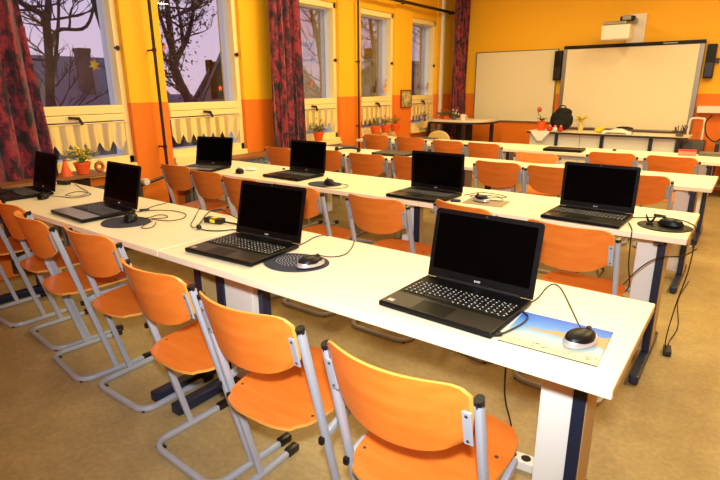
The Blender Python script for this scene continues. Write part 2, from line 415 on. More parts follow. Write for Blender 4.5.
# vertical pipes and wall rail
pp = empty('heating_pipe', (XW+0.10, 1.67, 0), 0, 'thin dark vertical pipe on the pillar between the two nearest windows', 'pipe', 'vertical pipes on the pillars')
MB().tube([(0, 0, 0.0), (0, 0, 3.12)], 0.014).build('pipe', M['pole'], pp)
for z in (0.9, 1.75, 2.6): MB().tube([(-0.1, 0, z), (0, 0, z)], 0.008).tube([(0, 0, z-0.015), (0, 0, z+0.015)], 0.02).build('pipe_clip', M['pole'], pp)
pq = copy_tree(pp); pq.location = (XW+0.05, 4.76, 0); pq['label'] = 'thin dark vertical pipe on the pillar right of the middle window'
cr_ = empty('curtain_rail', (XW+0.12, 5.4, 2.60), 0, 'dark horizontal rail above the windows, running to the far curtain', 'rail')
MB().box(-0.015, 0.015, -2.6, 2.1, -0.02, 0.02, 0.003).build('rail', M['pole'], cr_)
mb = MB()
for y in (-2.4, -1, 0.5, 2.0): mb.box(-0.12, 0.0, y-0.01, y+0.01, -0.01, 0.01)
mb.build('rail_bracket', M['pole'], cr_)

# long curtains
def curtain(y0t, y1t, y0b, y1b, zt, zb, x, npl, label, amp=0.035, lean=0):
    c = MB()
    def fn(u, v):
        y = (y0t+(y1t-y0t)*u)*(1-v)+(y0b+(y1b-y0b)*u)*v
        ph = u*npl*2*PI
        return Vector((x+amp*math.sin(ph+0.8*math.sin(3*v+u*5))+0.008*math.sin(ph*2.3+2)+lean*v, y+0.012*math.sin(ph*1.7+v*4), zt+(zb-zt)*v))
    c.grid(fn, npl*14, 24)
    o = c.build('patterned_curtain', M['curtain'], None, smooth=True, solid=0.003)
    return tag(o, label, 'curtain', 'long red patterned curtains')
curtain(-0.6, 0.58, -0.55, 0.66, 3.0, 0.48, -4.17, 8, 'long red and purple patterned curtain at the left edge, beside the nearest window', 0.045)
curtain(2.97, 3.47, 2.98, 3.50, 3.0, 0.42, -4.14, 6, 'long red patterned curtain hanging between the second and middle windows')
curtain(7.02, 7.56, 7.02, 7.52, 3.0, 0.42, -4.02, 5, 'long dark red patterned curtain in the far corner beside the whiteboard')

# wall conduit beside far curtain
tag(MB().box(XW+0.005, XW+0.055, 7.12, 7.18, 0.3, 3.1, 0.004).build('cable_conduit', M['white']), 'pale vertical conduit on the window wall just left of the far curtain', 'conduit')

# ------------------------------------------------------------------ board wall
def board(x0, x1, z0, z1, label):
    r = empty('whiteboard', ((x0+x1)/2, YW, z0), 0, label, 'board')
    w2, h = (x1-x0)/2, z1-z0
    MB().box(-w2, w2, -0.03, -0.006, 0, h).build('writing_surface', M['board'], r)
    f = MB(); t = 0.014
    f.box(-w2-t, w2+t, -0.036, -0.004, h, h+t); f.box(-w2-t, w2+t, -0.036, -0.004, -t, 0); f.box(-w2-t, -w2, -0.036, -0.004, 0, h); f.box(w2, w2+t, -0.036, -0.004, 0, h)
    f.build('board_frame', M['alu'], r)
    return r
board(-3.85, -2.50, 0.86, 1.96, 'cream whiteboard with thin metal frame on the left of the front wall')
r = empty('interactive_board', (-1.475, YW, 0.80), 0, 'large interactive board with black top strip on the front wall', 'board')
MB().box(-0.86, 0.86, -0.09, -0.03, 0.0, 1.15).build('screen_surface', M['iboard'], r)
MB().box(-0.915, 0.925, -0.10, -0.02, 1.15, 1.20, 0.004).build('top_strip', M['black'], r)
MB().box(-0.92, -0.86, -0.095, -0.025, -0.02, 1.15, 0.004).build('side_frame', M['alu'], r); MB().box(0.86, 0.92, -0.095, -0.025, -0.02, 1.15, 0.004).build('side_frame', M['alu'], r)
MB().box(-0.86, 0.86, -0.095, -0.025, -0.03, 0.0, 0.004).build('bottom_frame', M['alu'], r)
MB().box(-0.80, 0.80, -0.03, 0.0, 0.05, 1.1).build('mount', M['alu'], r)
MB().box(0.42, 0.60, -0.103, -0.1, 1.168, 1.182).build('badge', M['alu'], r)
for x, lab in ((-2.47, 'slim black speaker on the front wall between the two boards'), (-0.47, 'slim black speaker on the front wall right of the interactive board')):
    q = empty('wall_speaker', (x, YW, 1.50), 0, lab, 'speaker', 'slim wall speakers')
    MB().box(-0.055, 0.055, -0.10, -0.01, 0, 0.44, 0.012).build('speaker_body', M['black'], q)
    MB().box(-0.046, 0.046, -0.106, -0.1, 0.02, 0.20, 0.002).build('speaker_grille', M['cap'], q)
    MB().box(0.02, 0.10, -0.06, 0.0, 0.20, 0.26, 0.004).build('speaker_bracket', M['cap'], q)
q = empty('projector', (-1.56, YW, 2.02), 0, 'white short-throw projector on a wall arm above the interactive board', 'projector')
MB().box(0.02, 0.25, -0.06, 0.0, -0.02, 0.37, 0.008).build('wall_plate', M['white'], q)
MB().box(0.05, 0.15, -0.62, -0.06, 0.24, 0.30, 0.008).build('arm', M['alu'], q)
MB().box(-0.20, 0.16, -0.62, -0.32, 0.00, 0.19, 0.02).build('projector_body', M['white'], q)
MB().box(-0.19, 0.10, -0.61, -0.34, 0.191, 0.235, 0.01).build('top_cover', M['alu'], q)
MB().box(0.00, 0.18, -0.52, -0.42, 0.235, 0.30, 0.01).build('joint', M['black'], q)
tag(MB().box(-0.52, 0.60, YW-0.14, YW, 1.05, 1.14, 0.006).build('wall_ledge', M['white']), 'white ledge on the front wall right of the interactive board', 'ledge')
q = empty('bent_pipe', (-0.50, YW-0.25, 0.70), 0, 'white bent pipe rising beside the right end of the front table', 'pipe')
MB().tube(smoothpath([(-0.07, 0, -0.1), (-0.07, 0, 0.22), (-0.04, 0, 0.28), (0.06, 0, 0.28), (0.10, 0, 0.25), (0.10, 0, 0.0)]), 0.014, 10).build('pipe', M['white'], q, smooth=True)
MB().box(-0.12, 0.14, -0.08, 0.25, -0.70, -0.02, 0.01).build('cabinet', M['radiator'], q)
# picture on pillar
q = empty('framed_picture', (XW+0.012, 6.05, 1.12), 0, 'small framed picture with red border on the pillar between far windows', 'picture')
MB().box(-0.01, 0.006, -0.14, 0.14, 0, 0.24, 0.002).build('picture_print', mat('flower_print', lin(226, 196, 130), 0.7, noise=(14, lin(90, 110, 60), (1, 1, 1))), q)
mb = MB(); mb.box(-0.01, 0.014, -0.155, 0.155, -0.015, 0.0); mb.box(-0.01, 0.014, -0.155, 0.155, 0.24, 0.255); mb.box(-0.01, 0.014, -0.155, -0.14, 0, 0.24); mb.box(-0.01, 0.014, 0.14, 0.155, 0, 0.24)
mb.build('picture_frame', mat('red_brown_frame', lin(150, 50, 30), 0.5), q)

# radiators and sill shelves below the windows
for i, (a, b) in enumerate(wins):
    q = empty('radiator', (XW+0.02, (a+b)/2, 0.0), 0, ['grey ribbed radiator under the nearest window', 'grey ribbed radiator under the second window', 'grey ribbed radiator under the middle window', 'grey ribbed radiator under the fourth window', 'grey ribbed radiator under the farthest window'][i], 'radiator', 'radiators under the windows')
    w2 = (b-a)/2-0.06; mb = MB(); k = -w2
    while k < w2: mb.box(0.0, 0.10, k, k+0.035, 0.10, 0.62, 0.008); k += 0.045
    mb.build('ribs', M['radiator'], q)
    for yy in (-w2+0.1, w2-0.12): MB().box(0.03, 0.07, yy, yy+0.03, 0, 0.11).build('leg', M['radiator'], q)
q = empty('valve_pipe', (XW+0.09, 1.44, 0.60), 0, 'dark pipe with a round white valve knob low on the first pillar', 'pipe')
MB().tube([(0.02, -0.06, -0.02), (0.02, 0.20, 0.03)], 0.014).build('pipe', M['pole'], q)
MB().lathe([(0.0, -0.03), (0.03, -0.03), (0.034, 0), (0.03, 0.03), (0.0, 0.032)], mtx=Matrix.Translation((0.04, -0.03, 0.01)) @ Matrix.Rotation(PI/2, 4, 'Y')).build('knob', M['white'], q, smooth=True)
# shelf by nearest window
q = empty('sill_shelf', (-4.12, 0.55, 0.76), 0, 'narrow wooden shelf board under the nearest window carrying plants', 'shelf')
MB().box(-0.16, 0.14, -0.35, 0.43, -0.012, 0.012, 0.004).build('board', M['wood'], q)
MB().box(-0.12, -0.10, -0.30, 0.38, -0.70, -0.012).build('bracket', M['dwood'], q)
q = empty('radiator_shelf', (-4.16, 2.70, 0.0), 0, 'low shelf with blue speckled mosaic front below the wall between windows', 'shelf')
MB().box(-0.13, 0.12, -0.40, 0.34, 0.70, 0.73, 0.004).build('top_board', M['wood'], q)
MB().box(-0.10, 0.09, -0.38, 0.32, 0.45, 0.70, 0.004).build('mosaic_front', M['mosaic'], q)
MB().box(-0.08, 0.07, -0.36, 0.30, 0.0, 0.45).build('base', M['dwood'], q)

# ------------------------------------------------------------------ plants
def leaf_bm(mb, base, d, L, wd):
    d = d.normalized(); s = d.cross(Vector((0, 0, 1)))
    if s.length < 0.05: s = Vector((1, 0, 0))
    s.normalize(); up_ = s.cross(d); b = mb.b; p = Vector(base)
    row = [b.verts.new(p)]
    a1 = b.verts.new(p+d*L*0.4+s*wd/2+up_*wd*0.1); a2 = b.verts.new(p+d*L*0.4-s*wd/2+up_*wd*0.1); c0 = b.verts.new(p+d*L*0.45)
    t = b.verts.new(p+d*L-up_*L*0.12)
    b.faces.new((row[0], a1, c0)); b.faces.new((row[0], c0, a2)); b.faces.new((a1, t, c0)); b.faces.new((c0, t, a2))
def pot_plant(name, loc, pr, ph, label, potm, leafm, nleaf, spread, height, flower=None, rnd=1, group=None, cat='potted plant'):
    R_ = random.Random(rnd); q = empty(name, loc, 0, label, cat, group)
    MB().lathe([(0, 0), (pr*0.72, 0), (pr*0.98, ph*0.82), (pr*1.06, ph*0.82), (pr*1.06, ph), (pr*0.92, ph), (pr*0.9, ph*0.9), (0, ph*0.88)]).build('pot', potm, q, smooth=True)
    st = MB(); lf = MB(); fls = []
    for i in range(nleaf):
        a = R_.uniform(0, 2*PI); el = R_.uniform(0.15, 1.4); rr = R_.uniform(0.4, 1)
        tip = Vector((math.cos(a)*spread*rr*math.cos(el), math.sin(a)*spread*rr*math.cos(el), ph+height*rr*math.sin(el)))
        if i % 3 == 0: st.tube([(0, 0, ph*0.85), tuple(Vector((0, 0, ph))*0.5+tip*0.5+Vector((0, 0, 0.02))), tuple(tip)], 0.0022, 5)
        leaf_bm(lf, tip, Vector((math.cos(a), math.sin(a), R_.uniform(-0.4, 0.7))), R_.uniform(0.03, 0.06), 0.025)
        if flower and i % 7 == 0: fls.append(tip+Vector((0, 0, 0.015)))
    st.build('stems', M['leaf'], q); lf.build('foliage', leafm, q)
    if fls:
        fb = MB()
        for t in fls: fb.ball(t, 0.014, (1, 1, 0.7), 8)
        fb.build('blossoms', flower, q, smooth=True)
    return q
pot_plant('potted_plant', (-4.10, 0.83, 0.772), 0.06, 0.09, 'yellow-green leafy plant in an orange pot under the nearest window', M['orange'], M['yleaf'], 110, 0.15, 0.13, M['yellow'], 3)
q = empty('orange_cone', (-4.08, 0.69, 0.772), 0, 'small orange-red cone decoration left of the plant under the nearest window', 'decoration')
MB().lathe([(0.0, 0), (0.045, 0), (0.03, 0.05), (0.012, 0.11), (0.0, 0.12)]).build('cone', M['orange'], q, smooth=True); MB().ball((0, 0, 0.122), 0.01).build('tip', M['red'], q)
q = empty('wreath', (-4.06, 0.945, 0.772), 0, 'small brown and orange wreath right of the plant under the nearest window', 'decoration')
mb = MB(); R_ = random.Random(5)
mb.tube([(0.0, 0.03*math.cos(t*PI/8), 0.045+0.03*math.sin(t*PI/8)) for t in range(17)], 0.014, 8)
mb.build('ring', M['leaf'], q, smooth=True)
mb = MB()
for t in range(14): mb.ball((0.012, 0.03*math.cos(t*PI/7), 0.045+0.03*math.sin(t*PI/7)), 0.009, seg=6)
mb.build('berries', M['terracotta'], q)
pot_plant('potted_plant', (-4.22, 3.83, 0.775), 0.065, 0.11, 'dark green leafy plant in an orange pot under the middle window', M['orange'], M['leaf'], 90, 0.12, 0.16, None, 9)
for k, (y, lab) in enumerate(((5.04, 'left orange planter with small plant under the fourth window'), (5.30, 'middle orange planter with small plant under the fourth window'), (5.56, 'right orange planter with small plant under the fourth window'))):
    pot_plant('planter', (-4.20, y, 0.775), 0.075, 0.11, lab, M['orange'], M['leaf'], 60, 0.12, 0.13, M['red'] if k == 1 else None, 20+k, 'orange planters under the fourth window', 'planter')

# ------------------------------------------------------------------ window decorations
def leaf_sticker(y, z, s, m_, label, k=5):
    pts = []
    for i in range(k*2):
        a = i*PI/k+0.3; r = s*(1 if i % 2 == 0 else 0.45); pts.append((r*math.cos(a), r*math.sin(a)))
    o = MB().prism(pts, -0.0015, 0.0015, mtx=Matrix.Rotation(PI/2, 4, 'Z') @ Matrix.Rotation(PI/2, 4, 'X')).build('window_sticker', m_)
    o.location = (XW-0.206, y, z); tag(o, label, 'sticker', 'autumn window stickers'); return o
mleaf = mat('autumn_leaf_print', lin(196, 60, 30), 0.6, noise=(22, lin(120, 170, 50), (1, 1, 1)))
leaf_sticker(1.27, 1.62, 0.055, mleaf, 'red and green maple leaf sticker on the nearest window', 6)
leaf_sticker(2.61, 1.42, 0.035, M['orange'], 'small orange leaf sticker low on the second window')
leaf_sticker(1.98, 1.80, 0.028, M['orange'], 'tiny orange leaf sticker on the left of the second window')
leaf_sticker(4.08, 1.47, 0.035, M['orange'], 'small orange leaf sticker on the middle window')
for y, z, lab in ((5.70, 1.48, 'upper brown owl-like sticker on the fourth window frame'), (5.64, 1.38, 'lower brown owl-like sticker on the fourth window frame'), (6.97, 1.43, 'small brown sticker on the farthest window frame')):
    o = MB().prism([(0.045*math.cos(i*PI/8), (0.055+0.012*(i % 4 == 2))*math.sin(i*PI/8)) for i in range(16)], -0.003, 0.003, mtx=Matrix.Rotation(PI/2, 4, 'Z') @ Matrix.Rotation(PI/2, 4, 'X')).build('window_sticker', mat('brown_print', lin(176, 108, 60), 0.6, noise=(30, lin(230, 190, 130), (1, 1, 1))))
    o.location = (XW-0.125, y, z); tag(o, lab, 'sticker', 'autumn window stickers')

# ------------------------------------------------------------------ outside
struct(MB().box(-60, XW-0.36, -30, 60, -3.2, -3.0).build('ground', M['ground']))
def house(cx, cy, L, Wd, zb, ze, zr, label, chim=None, rz=0, group='houses behind the trees'):
    q = empty('house', (cx, cy, zb), rz, label, 'house', group)
    he, hr = ze-zb, zr-zb
    b = MB(); v = [(x, y, z) for y in (-L/2, L/2) for x, z in ((-Wd/2, 0), (Wd/2, 0), (Wd/2, he), (0, hr-0.15), (-Wd/2, he))]
    V = [b.b.verts.new(p) for p in v]
    b.b.faces.new(V[0:5]); b.b.faces.new(V[5:10][::-1])
    for k in range(5): b.b.faces.new((V[k], V[(k+1) % 5], V[5+(k+1) % 5], V[5+k]))
    b.build('walls', M['render'], q)
    b = MB(); o = 0.4; sl = (hr-he)/(Wd/2)
    for s in (-1, 1):
        b.prism([(0, -L/2-o), (s*(Wd/2+o), -L/2-o), (s*(Wd/2+o), L/2+o), (0, L/2+o)][::s], 0, 0.14)
    for vv in b.b.verts: vv.co.z += hr-abs(vv.co.x)*sl-0.02
    b.build('roof', M['roof'], q)
    if chim:
        cxx, cyy, cw, ch = chim
        MB().box(cxx-cw/2, cxx+cw/2, cyy-cw/2, cyy+cw/2, he, ch-zb, 0.01).box(cxx-cw/2-0.02, cxx+cw/2+0.02, cyy-cw/2-0.02, cyy+cw/2+0.02, ch-zb-0.12, ch-zb, 0.01).build('chimney', M['brick'], q)
    for y in (-L/3, 0, L/3): MB().box(Wd/2-0.02, Wd/2+0.03, y-0.4, y+0.4, max(he-2.0, 0.4), max(he-0.7, 1.5)).build('house_window', M['screen'], q)
    for z in (he+0.4, he+2.0): MB().box(-1.25, -0.55, -L/2-0.03, -L/2+0.02, z, z+1.1).build('house_window', M['screen'], q)
    return q
house(-18.0, 8.0, 3.0, 6.0, -3.0, 0.2, 2.32, 'dark tiled house with brick chimney seen through the nearest window', (1.5, -0.85, 0.34, 2.60))
house(-14.6, 12.0, 5.0, 5.0, -3.0, -0.9, 4.15, 'steep gabled pale house at the right edge of the second window', None, math.radians(50.4))
house(-30.0, 27.0, 8.0, 6.0, -3.0, 0.2, 3.0, 'dark roofed house seen through the middle window')
house(-26.0, 3.6, 5.0, 6.0, -3.0, -0.4, 1.6, 'low dark roof left of the chimney house')
house(-34.0, 19.2, 8.0, 6.0, -3.0, -1.4, 0.9, 'low distant roof behind the second window tree')
house(-24.0, 37.0, 7.0, 6.0, -3.0, 1.2, 3.4, 'distant dark roof behind the trees of the fourth window')
def tree(x, z0, limbs, label, seed, ntw=60, leaves=0, twl=0.9):
    """limbs: polylines of (y, z) at distance x with start and end radius"""
    R_ = random.Random(seed); q = empty('bare_tree', (x, limbs[0][0][0][0], z0), 0, label, 'tree', 'trees outside the windows')
    oy = limbs[0][0][0][0]; tr = MB(); tw = MB(); tips = []; L3 = []
    for pts, r0, r1 in limbs:
        k = R_.uniform(-0.5, 0.5) if pts is not limbs[0][0] else 0
        P = smoothpath([(k*i/len(pts)+R_.uniform(-0.05, 0.05), y-oy, z-z0) for i, (y, z) in enumerate(pts)], 5)
        N = len(P); tr.tube(P, [(r0+(r1-r0)*i/(N-1))*R_.uniform(0.93, 1.07) for i in range(N)], 9, cap=True); L3.append(P)
    def twig(p, d, L, r, k):
        pts = [p]; dd = d.copy(); q_ = p
        for i in range(4):
            dd = (dd+Vector((R_.uniform(-1, 1), R_.uniform(-1, 1), R_.uniform(-0.3, 0.6)))*0.28).normalized(); q_ = q_+dd*L/4; pts.append(q_)
        tw.tube(pts, [r*(1-0.17*i) for i in range(5)], 4, cap=False); tips.append(q_)
        if k < 3:
            for i in range(3): twig(pts[R_.randint(1, 4)], (dd+Vector((R_.uniform(-1, 1), R_.uniform(-1, 1), R_.uniform(-0.3, 0.9)))).normalized(), L*0.62, r*0.62, k+1)
    for i in range(ntw):
        P = R_.choice(L3); n0 = int(len(P)*0.45) if P is L3[0] else 1
        p = P[R_.randint(n0, len(P)-1)]; a = R_.uniform(0, 2*PI)
        twig(p, Vector((math.cos(a), math.sin(a), R_.uniform(-0.1, 0.8))).normalized(), twl*R_.uniform(0.6, 1.2), 0.026, 0)
    tr.build('trunk', M['bark'], q, smooth=True); tw.build('twigs', M['twig'], q)
    if leaves:
        lf = MB()
        for i in range(leaves):
            t = (R_.choice(tips) if i % 2 else R_.choice(R_.choice(L3)[3:]))+Vector((R_.gauss(0, 0.16), R_.gauss(0, 0.16), R_.gauss(0, 0.16)))
            leaf_bm(lf, t, Vector((R_.uniform(-1, 1), R_.uniform(-1, 1), R_.uniform(-1, 0.5))), 0.10, 0.07)
        lf.build('ivy_leaves', M['ivy'], q)
    return q
tree(-11.0, -3.0, [([(3.5, -3.0), (3.56, 0), (3.64, 1.09), (3.77, 1.96), (3.85, 2.78)], 0.095, 0.07), ([(3.85, 2.74), (3.57, 2.87), (3.38, 2.99), (3.2, 3.3), (3.0, 4.2)], 0.06, 0.03),
    ([(3.80, 2.2), (4.04, 2.53), (4.61, 2.64), (4.92, 3.35), (5.0, 4.4)], 0.045, 0.02), ([(3.85, 2.7), (3.96, 3.14), (4.0, 3.9), (3.9, 5.0)], 0.07, 0.03), ([(3.76, 1.7), (4.0, 2.3), (4.21, 3.08), (4.3, 4.0)], 0.04, 0.02)],
    'bare tree left of the chimney through the nearest window', 4, 22)
tree(-10.9, -3.0, [([(4.8, -3.0), (4.87, 0.6), (4.93, 2.0), (4.84, 2.68), (4.74, 3.14), (4.6, 4.2), (4.4, 5.6)], 0.085, 0.04), ([(4.80, 3.0), (5.2, 3.6), (5.5, 4.6)], 0.05, 0.02)],
    'bare leaning tree right of the chimney through the nearest window', 11, 14)
tree(-11.0, -3.0, [([(6.95, -3.0), (6.92, 0.6), (6.82, 1.15), (6.62, 1.6), (6.52, 2.01)], 0.125, 0.10), ([(6.52, 1.95), (6.48, 2.7), (6.42, 3.34), (6.4, 4.6)], 0.085, 0.04), ([(6.54, 1.98), (6.75, 2.22), (7.0, 2.6), (7.3, 3.3), (7.5, 4.4)], 0.075, 0.035),
    ([(6.49, 2.3), (6.26, 2.8), (6.1, 3.5), (5.9, 4.4)], 0.05, 0.02), ([(6.85, 2.4), (6.9, 3.1), (6.8, 4.2)], 0.05, 0.02)], 'ivy-covered tree through the second window', 6, 30, 1500)
tree(-14.0, -3.0, [([(15.6, -3.0), (15.5, 1.0), (15.1, 3.4)], 0.20, 0.12), ([(15.1, 3.3), (14.7, 4.2), (14.2, 5.6)], 0.10, 0.03), ([(15.15, 3.3), (15.6, 4.2), (16.0, 5.6)], 0.10, 0.03)], 'bare tree through the middle window', 21, 34, 0, 1.3)
tree(-14.0, -3.0, [([(18.9, -3.0), (18.8, 1.0), (18.9, 3.2)], 0.20, 0.12), ([(18.9, 3.1), (18.4, 4.2), (18.0, 5.8)], 0.10, 0.03), ([(18.9, 3.1), (19.6, 4.2), (20.0, 5.8)], 0.10, 0.03)], 'bare tree through the fourth window', 33, 44, 500, 1.3)
tree(-14.0, -3.0, [([(24.2, -3.0), (24.0, 1.0), (24.1, 3.2)], 0.24, 0.14), ([(24.1, 3.1), (23.4, 4.2), (23.0, 5.8)], 0.10, 0.03), ([(24.1, 3.1), (24.8, 4.2), (25.2, 5.8)], 0.10, 0.03)], 'bare tree through the farthest window', 41, 50, 500, 1.4)

# ------------------------------------------------------------------ desks
H, T, D = 0.76, 0.030, 0.60
def desk(x0, x1, y, label, lr=0.12, ll=0.12, wl=0.19, group='long classroom desks', extra=None, wr=0.095, pr=0.036, dr=0.110):
    L = (x1-x0); q = empty('classroom_desk', ((x0+x1)/2, y+D/2, 0), 0, label, 'desk', group)
    hl = L/2; g = 0.0015
    MB().box(-hl+g, hl-g, -D/2, D/2, H-T+0.001, H, 0.003).build('desk_top', M['desk'], q)
    MB().box(hl-g, hl-g+0.0015, -D/2+0.003, D/2-0.003, H-T+0.003, H-0.003).build('edge_band', M['desk_edge'], q); MB().box(-hl+g-0.0015, -hl+g, -D/2+0.003, D/2-0.003, H-T+0.003, H-0.003).build('edge_band', M['desk_edge'], q)
    for s, ins, wd, pw in ((1, lr, wr, pr), (-1, ll, wl, 0.05)):
        dp = dr if s == 1 else 0.110
        xo = s*(hl-ins+0.02)      # outer face
        xi = xo-s*pw
        leg = MB(); leg.box(min(xo, xi), max(xo, xi), -0.045, dp, 0.055, H-T-0.03, 0.003)
        leg = leg.build('leg', M['navy'], q)
        MB().box(min(xo+s*0.0004, xo+s*0.003), max(xo+s*0.0004, xo+s*0.003), -0.040, dp-0.002, 0.06, H-T-0.03).build('side_panel', M['tan'], leg)
        if wd: MB().box(min(xi-s*0.001, xi-s*wd), max(xi-s*0.001, xi-s*wd), -0.035, 0.045, 0.07, H-T-0.001, 0.004).build('cable_duct', M['duct'], q)
        MB().box(min(xo, xi)-0.004, max(xo, xi)+0.004, -0.345, 0.27, 0.006, 0.054, 0.008).build('foot', M['navy'], q)
        mb = MB(); xm = (xo+xi)/2
        for yy in (-0.32, 0.24): mb.lathe([(0, 0), (0.016, 0), (0.016, 0.008), (0, 0.008)], xm, yy, 12)
        mb.build('foot_glide', M['cap'], q)
        MB().box(min(xo, xi), max(xo, xi), -0.24, 0.24, H-T-0.029, H-T, 0.002).build('top_bracket', M['navy'], q)
    if extra: MB().box(extra-q.location.x-0.018, extra-q.location.x+0.018, 0.0, 0.045, 0.0, H-T-0.01, 0.003).build('support_post', M['navy'], q)
    MB().box(-hl+0.1, hl-0.1, 0.112, 0.152, H-T-0.09, H-T-0.002, 0.004).build('cable_tray', M['duct'], q)
    return q
Y1, Y2, Y3, Y4 = 0.0, 1.48, 2.936, 4.385
desk(-1.79, 0, Y1, 'cream desk nearest the camera with two open laptops and a beach picture mousepad', ll=0.055, extra=-1.50)
desk(-3.95, -1.79, Y1, 'cream desk of the nearest row at its window end, left of the seam', lr=0.10, wr=0, pr=0.05)
desk(-1.38, 0, Y2, 'cream desk at the aisle end of the second row', ll=0.36, wl=0.10)
desk(-3.95, -1.38, Y2, 'cream desk at the window end of the second row', lr=0.16, pr=0.045, dr=0.0)
desk(-1.80, 0, Y3, 'cream desk at the aisle end of the third row')
desk(-3.90, -1.80, Y3, 'cream desk at the window end of the third row')
desk(-1.95, 0, Y4, 'cream desk at the aisle end of the fourth row carrying the closed laptop')
desk(-4.05, -1.95, Y4, 'cream desk at the window end of the fourth row')

# ------------------------------------------------------------------ chairs
def make_chair():
    q = empty('school_chair', (0, 0, 0), 0)
    HW = 0.204                                   # half spacing of the uprights
    def ypost(z): return 0.19-0.19*z/0.80       # uprights lean back towards the top
    # runner loop
    mb = MB(); r = 0.07; z = 0.014
    pts = [(-HW, 0.36, z), (-HW, 0.22, z)]+[(x, y, z) for x, y, _ in arc(-HW+r, r, r, 180, 270, 6)]+[(x, y, z) for x, y, _ in arc(HW-r, r, r, 270, 360, 6)]+[(HW, 0.22, z), (HW, 0.36, z)]
    mb.flat(pts, 0.024, 0.024, 0.006, axis=(0, 0, 1))
    mb.build('floor_runner', M['tube'], q, smooth=True)
    for s in (-1, 1):
        mb = MB(); mb.flat([(s*HW, ypost(0.03), 0.026), (s*HW, ypost(0.80), 0.80)], 0.020, 0.027, 0.008)
        u = mb.build('upright', M['tube'], q, smooth=True)
        MB().flat([(s*HW, ypost(0.795), 0.795), (s*HW, ypost(0.813), 0.813)], 0.0208, 0.0278, 0.0095).build('end_cap', M['cap'], u, smooth=True)
        pl = MB(); y0 = ypost(0.72)
        a = math.atan(0.19/0.80)
        mt = Matrix.Translation((s*(HW-0.0205), ypost(0.735)-0.0205, 0.735)) @ Matrix.Rotation(a, 4, 'X')
        pl.box(-0.011, 0.011, -0.0025, 0.0025, -0.048, 0.048, 0.002, mtx=mt)
        p_ = pl.build('mounting_plate', M['tube'], q)
        for dz in (-0.036, 0.036): MB().box(-0.0035, 0.0035, -0.0042, -0.0024, dz-0.0035, dz+0.0035, 0.001, mtx=mt).build('screw', M['screw'], p_)
        MB().box(s*HW-0.008, s*HW+0.008, ypost(0.42)-0.028, ypost(0.42)-0.012, 0.405, 0.429, 0.005).build('bracket_cap', M['cap'], q, smooth=True)
        # seat bracket
        MB().flat([(s*(HW-0.001), ypost(0.42)-0.004, 0.420), (s*(HW-0.004), 0.15, 0.436), (s*(HW-0.02), 0.32, 0.436)], 0.018, 0.028, 0.005).build('seat_bracket', M['tube'], q, smooth=True)
        MB().box(s*HW-0.016, s*HW+0.016, 0.325, 0.385, 0.0, 0.032, 0.007).build('foot_cap', M['cap'], q, smooth=True)
        MB().box(s*(HW-0.03)-0.018, s*(HW-0.03)+0.018, 0.004, 0.036, 0.0, 0.008, 0.002).build('glide', M['cap'], q)
    MB().tube([(-HW+0.015, 0.30, 0.425), (HW-0.015, 0.30, 0.425)], 0.010).build('cross_bar', M['tube'], q)
    # seat, slightly dished, rounded outline
    W2 = 0.19; mb = MB(); t = 0.011
    nu, nv = 20, 20
    def sfn(u, v, dz):
        vv = v; y = -0.015+0.440*vv
        w_ = W2*(0.90+0.10*min(1, vv*1.6))
        # superellipse rounding of corners
        e = 2*vv-1; k = (1-abs(e)**5)**0.2 if abs(e) < 1 else 0
        k = max(k, 0.80)
        ed = 2*u-1
        x = ed*w_*k
        yb = y-(-1 if e > 0 else 1)*0*abs(ed)
        yb = y+(0.5-vv)*0.05*abs(ed)**3
        z_ = 0.468+0.018*vv-0.012*(1-ed*ed)*(1-abs(e)**2)-0.012*max(0, vv-0.85)**2*30
        return Vector((x, yb, z_+dz))
    g1 = [[mb.b.verts.new(sfn(i/nu, j/nv, 0)) for j in range(nv+1)] for i in range(nu+1)]
    g2 = [[mb.b.verts.new(sfn(i/nu, j/nv, -t)) for j in range(nv+1)] for i in range(nu+1)]
    for i in range(nu):
        for j in range(nv):
            mb.b.faces.new((g1[i][j], g1[i+1][j], g1[i+1][j+1], g1[i][j+1])); mb.b.faces.new((g2[i][j], g2[i][j+1], g2[i+1][j+1], g2[i+1][j]))
    per = [(i, 0) for i in range(nu)]+[(nu, j) for j in range(nv)]+[(i, nv) for i in range(nu, 0, -1)]+[(0, j) for j in range(nv, 0, -1)]
    for k in range(len(per)):
        a_, b_ = per[k], per[(k+1) % len(per)]
        f = mb.b.faces.new((g1[a_[0]][a_[1]], g2[a_[0]][a_[1]], g2[b_[0]][b_[1]], g1[b_[0]][b_[1]])); f.material_index = 1
    so = mb.build('seat', M['ply'], q, smooth=True); so.data.materials.append(M['ply_edge'])
    mb = MB()
    for s in (-1, 1):
        for yy in (0.09, 0.26): mb.lathe([(0, 0), (0.006, 0), (0.005, 0.002), (0, 0.0025)], s*0.155, yy, 10, mtx=Matrix.Translation((0, 0, 0.4655+0.041*yy)))
    mb.build('seat_rivet', M['screw'], q)
    # backrest, curved back in the middle
    mb = MB(); nu, nv = 24, 12; t = 0.010; BW = 0.190
    def bfn(u, v, dt):
        e = 2*u-1; f = 2*v-1
        ztop = 0.849; zbot = 0.662-0.022*(1-e*e)
        # rounded corners at the lower and upper ends
        zt_ = ztop-0.030*abs(e)**12
        zb_ = zbot+0.045*abs(e)**5
        z_ = zb_+(zt_-zb_)*v
        x = e*BW*(1-0.03*max(0, 0.5-v)*2)
        y = ypost(z_)-0.010-0.058*(1-e*e)+0.0
        n = Vector((-e*0.55, -1, 0)).normalized()
        return Vector((x, y, z_))+n*dt
    g1 = [[mb.b.verts.new(bfn(i/nu, j/nv, t/2)) for j in range(nv+1)] for i in range(nu+1)]
    g2 = [[mb.b.verts.new(bfn(i/nu, j/nv, -t/2)) for j in range(nv+1)] for i in range(nu+1)]
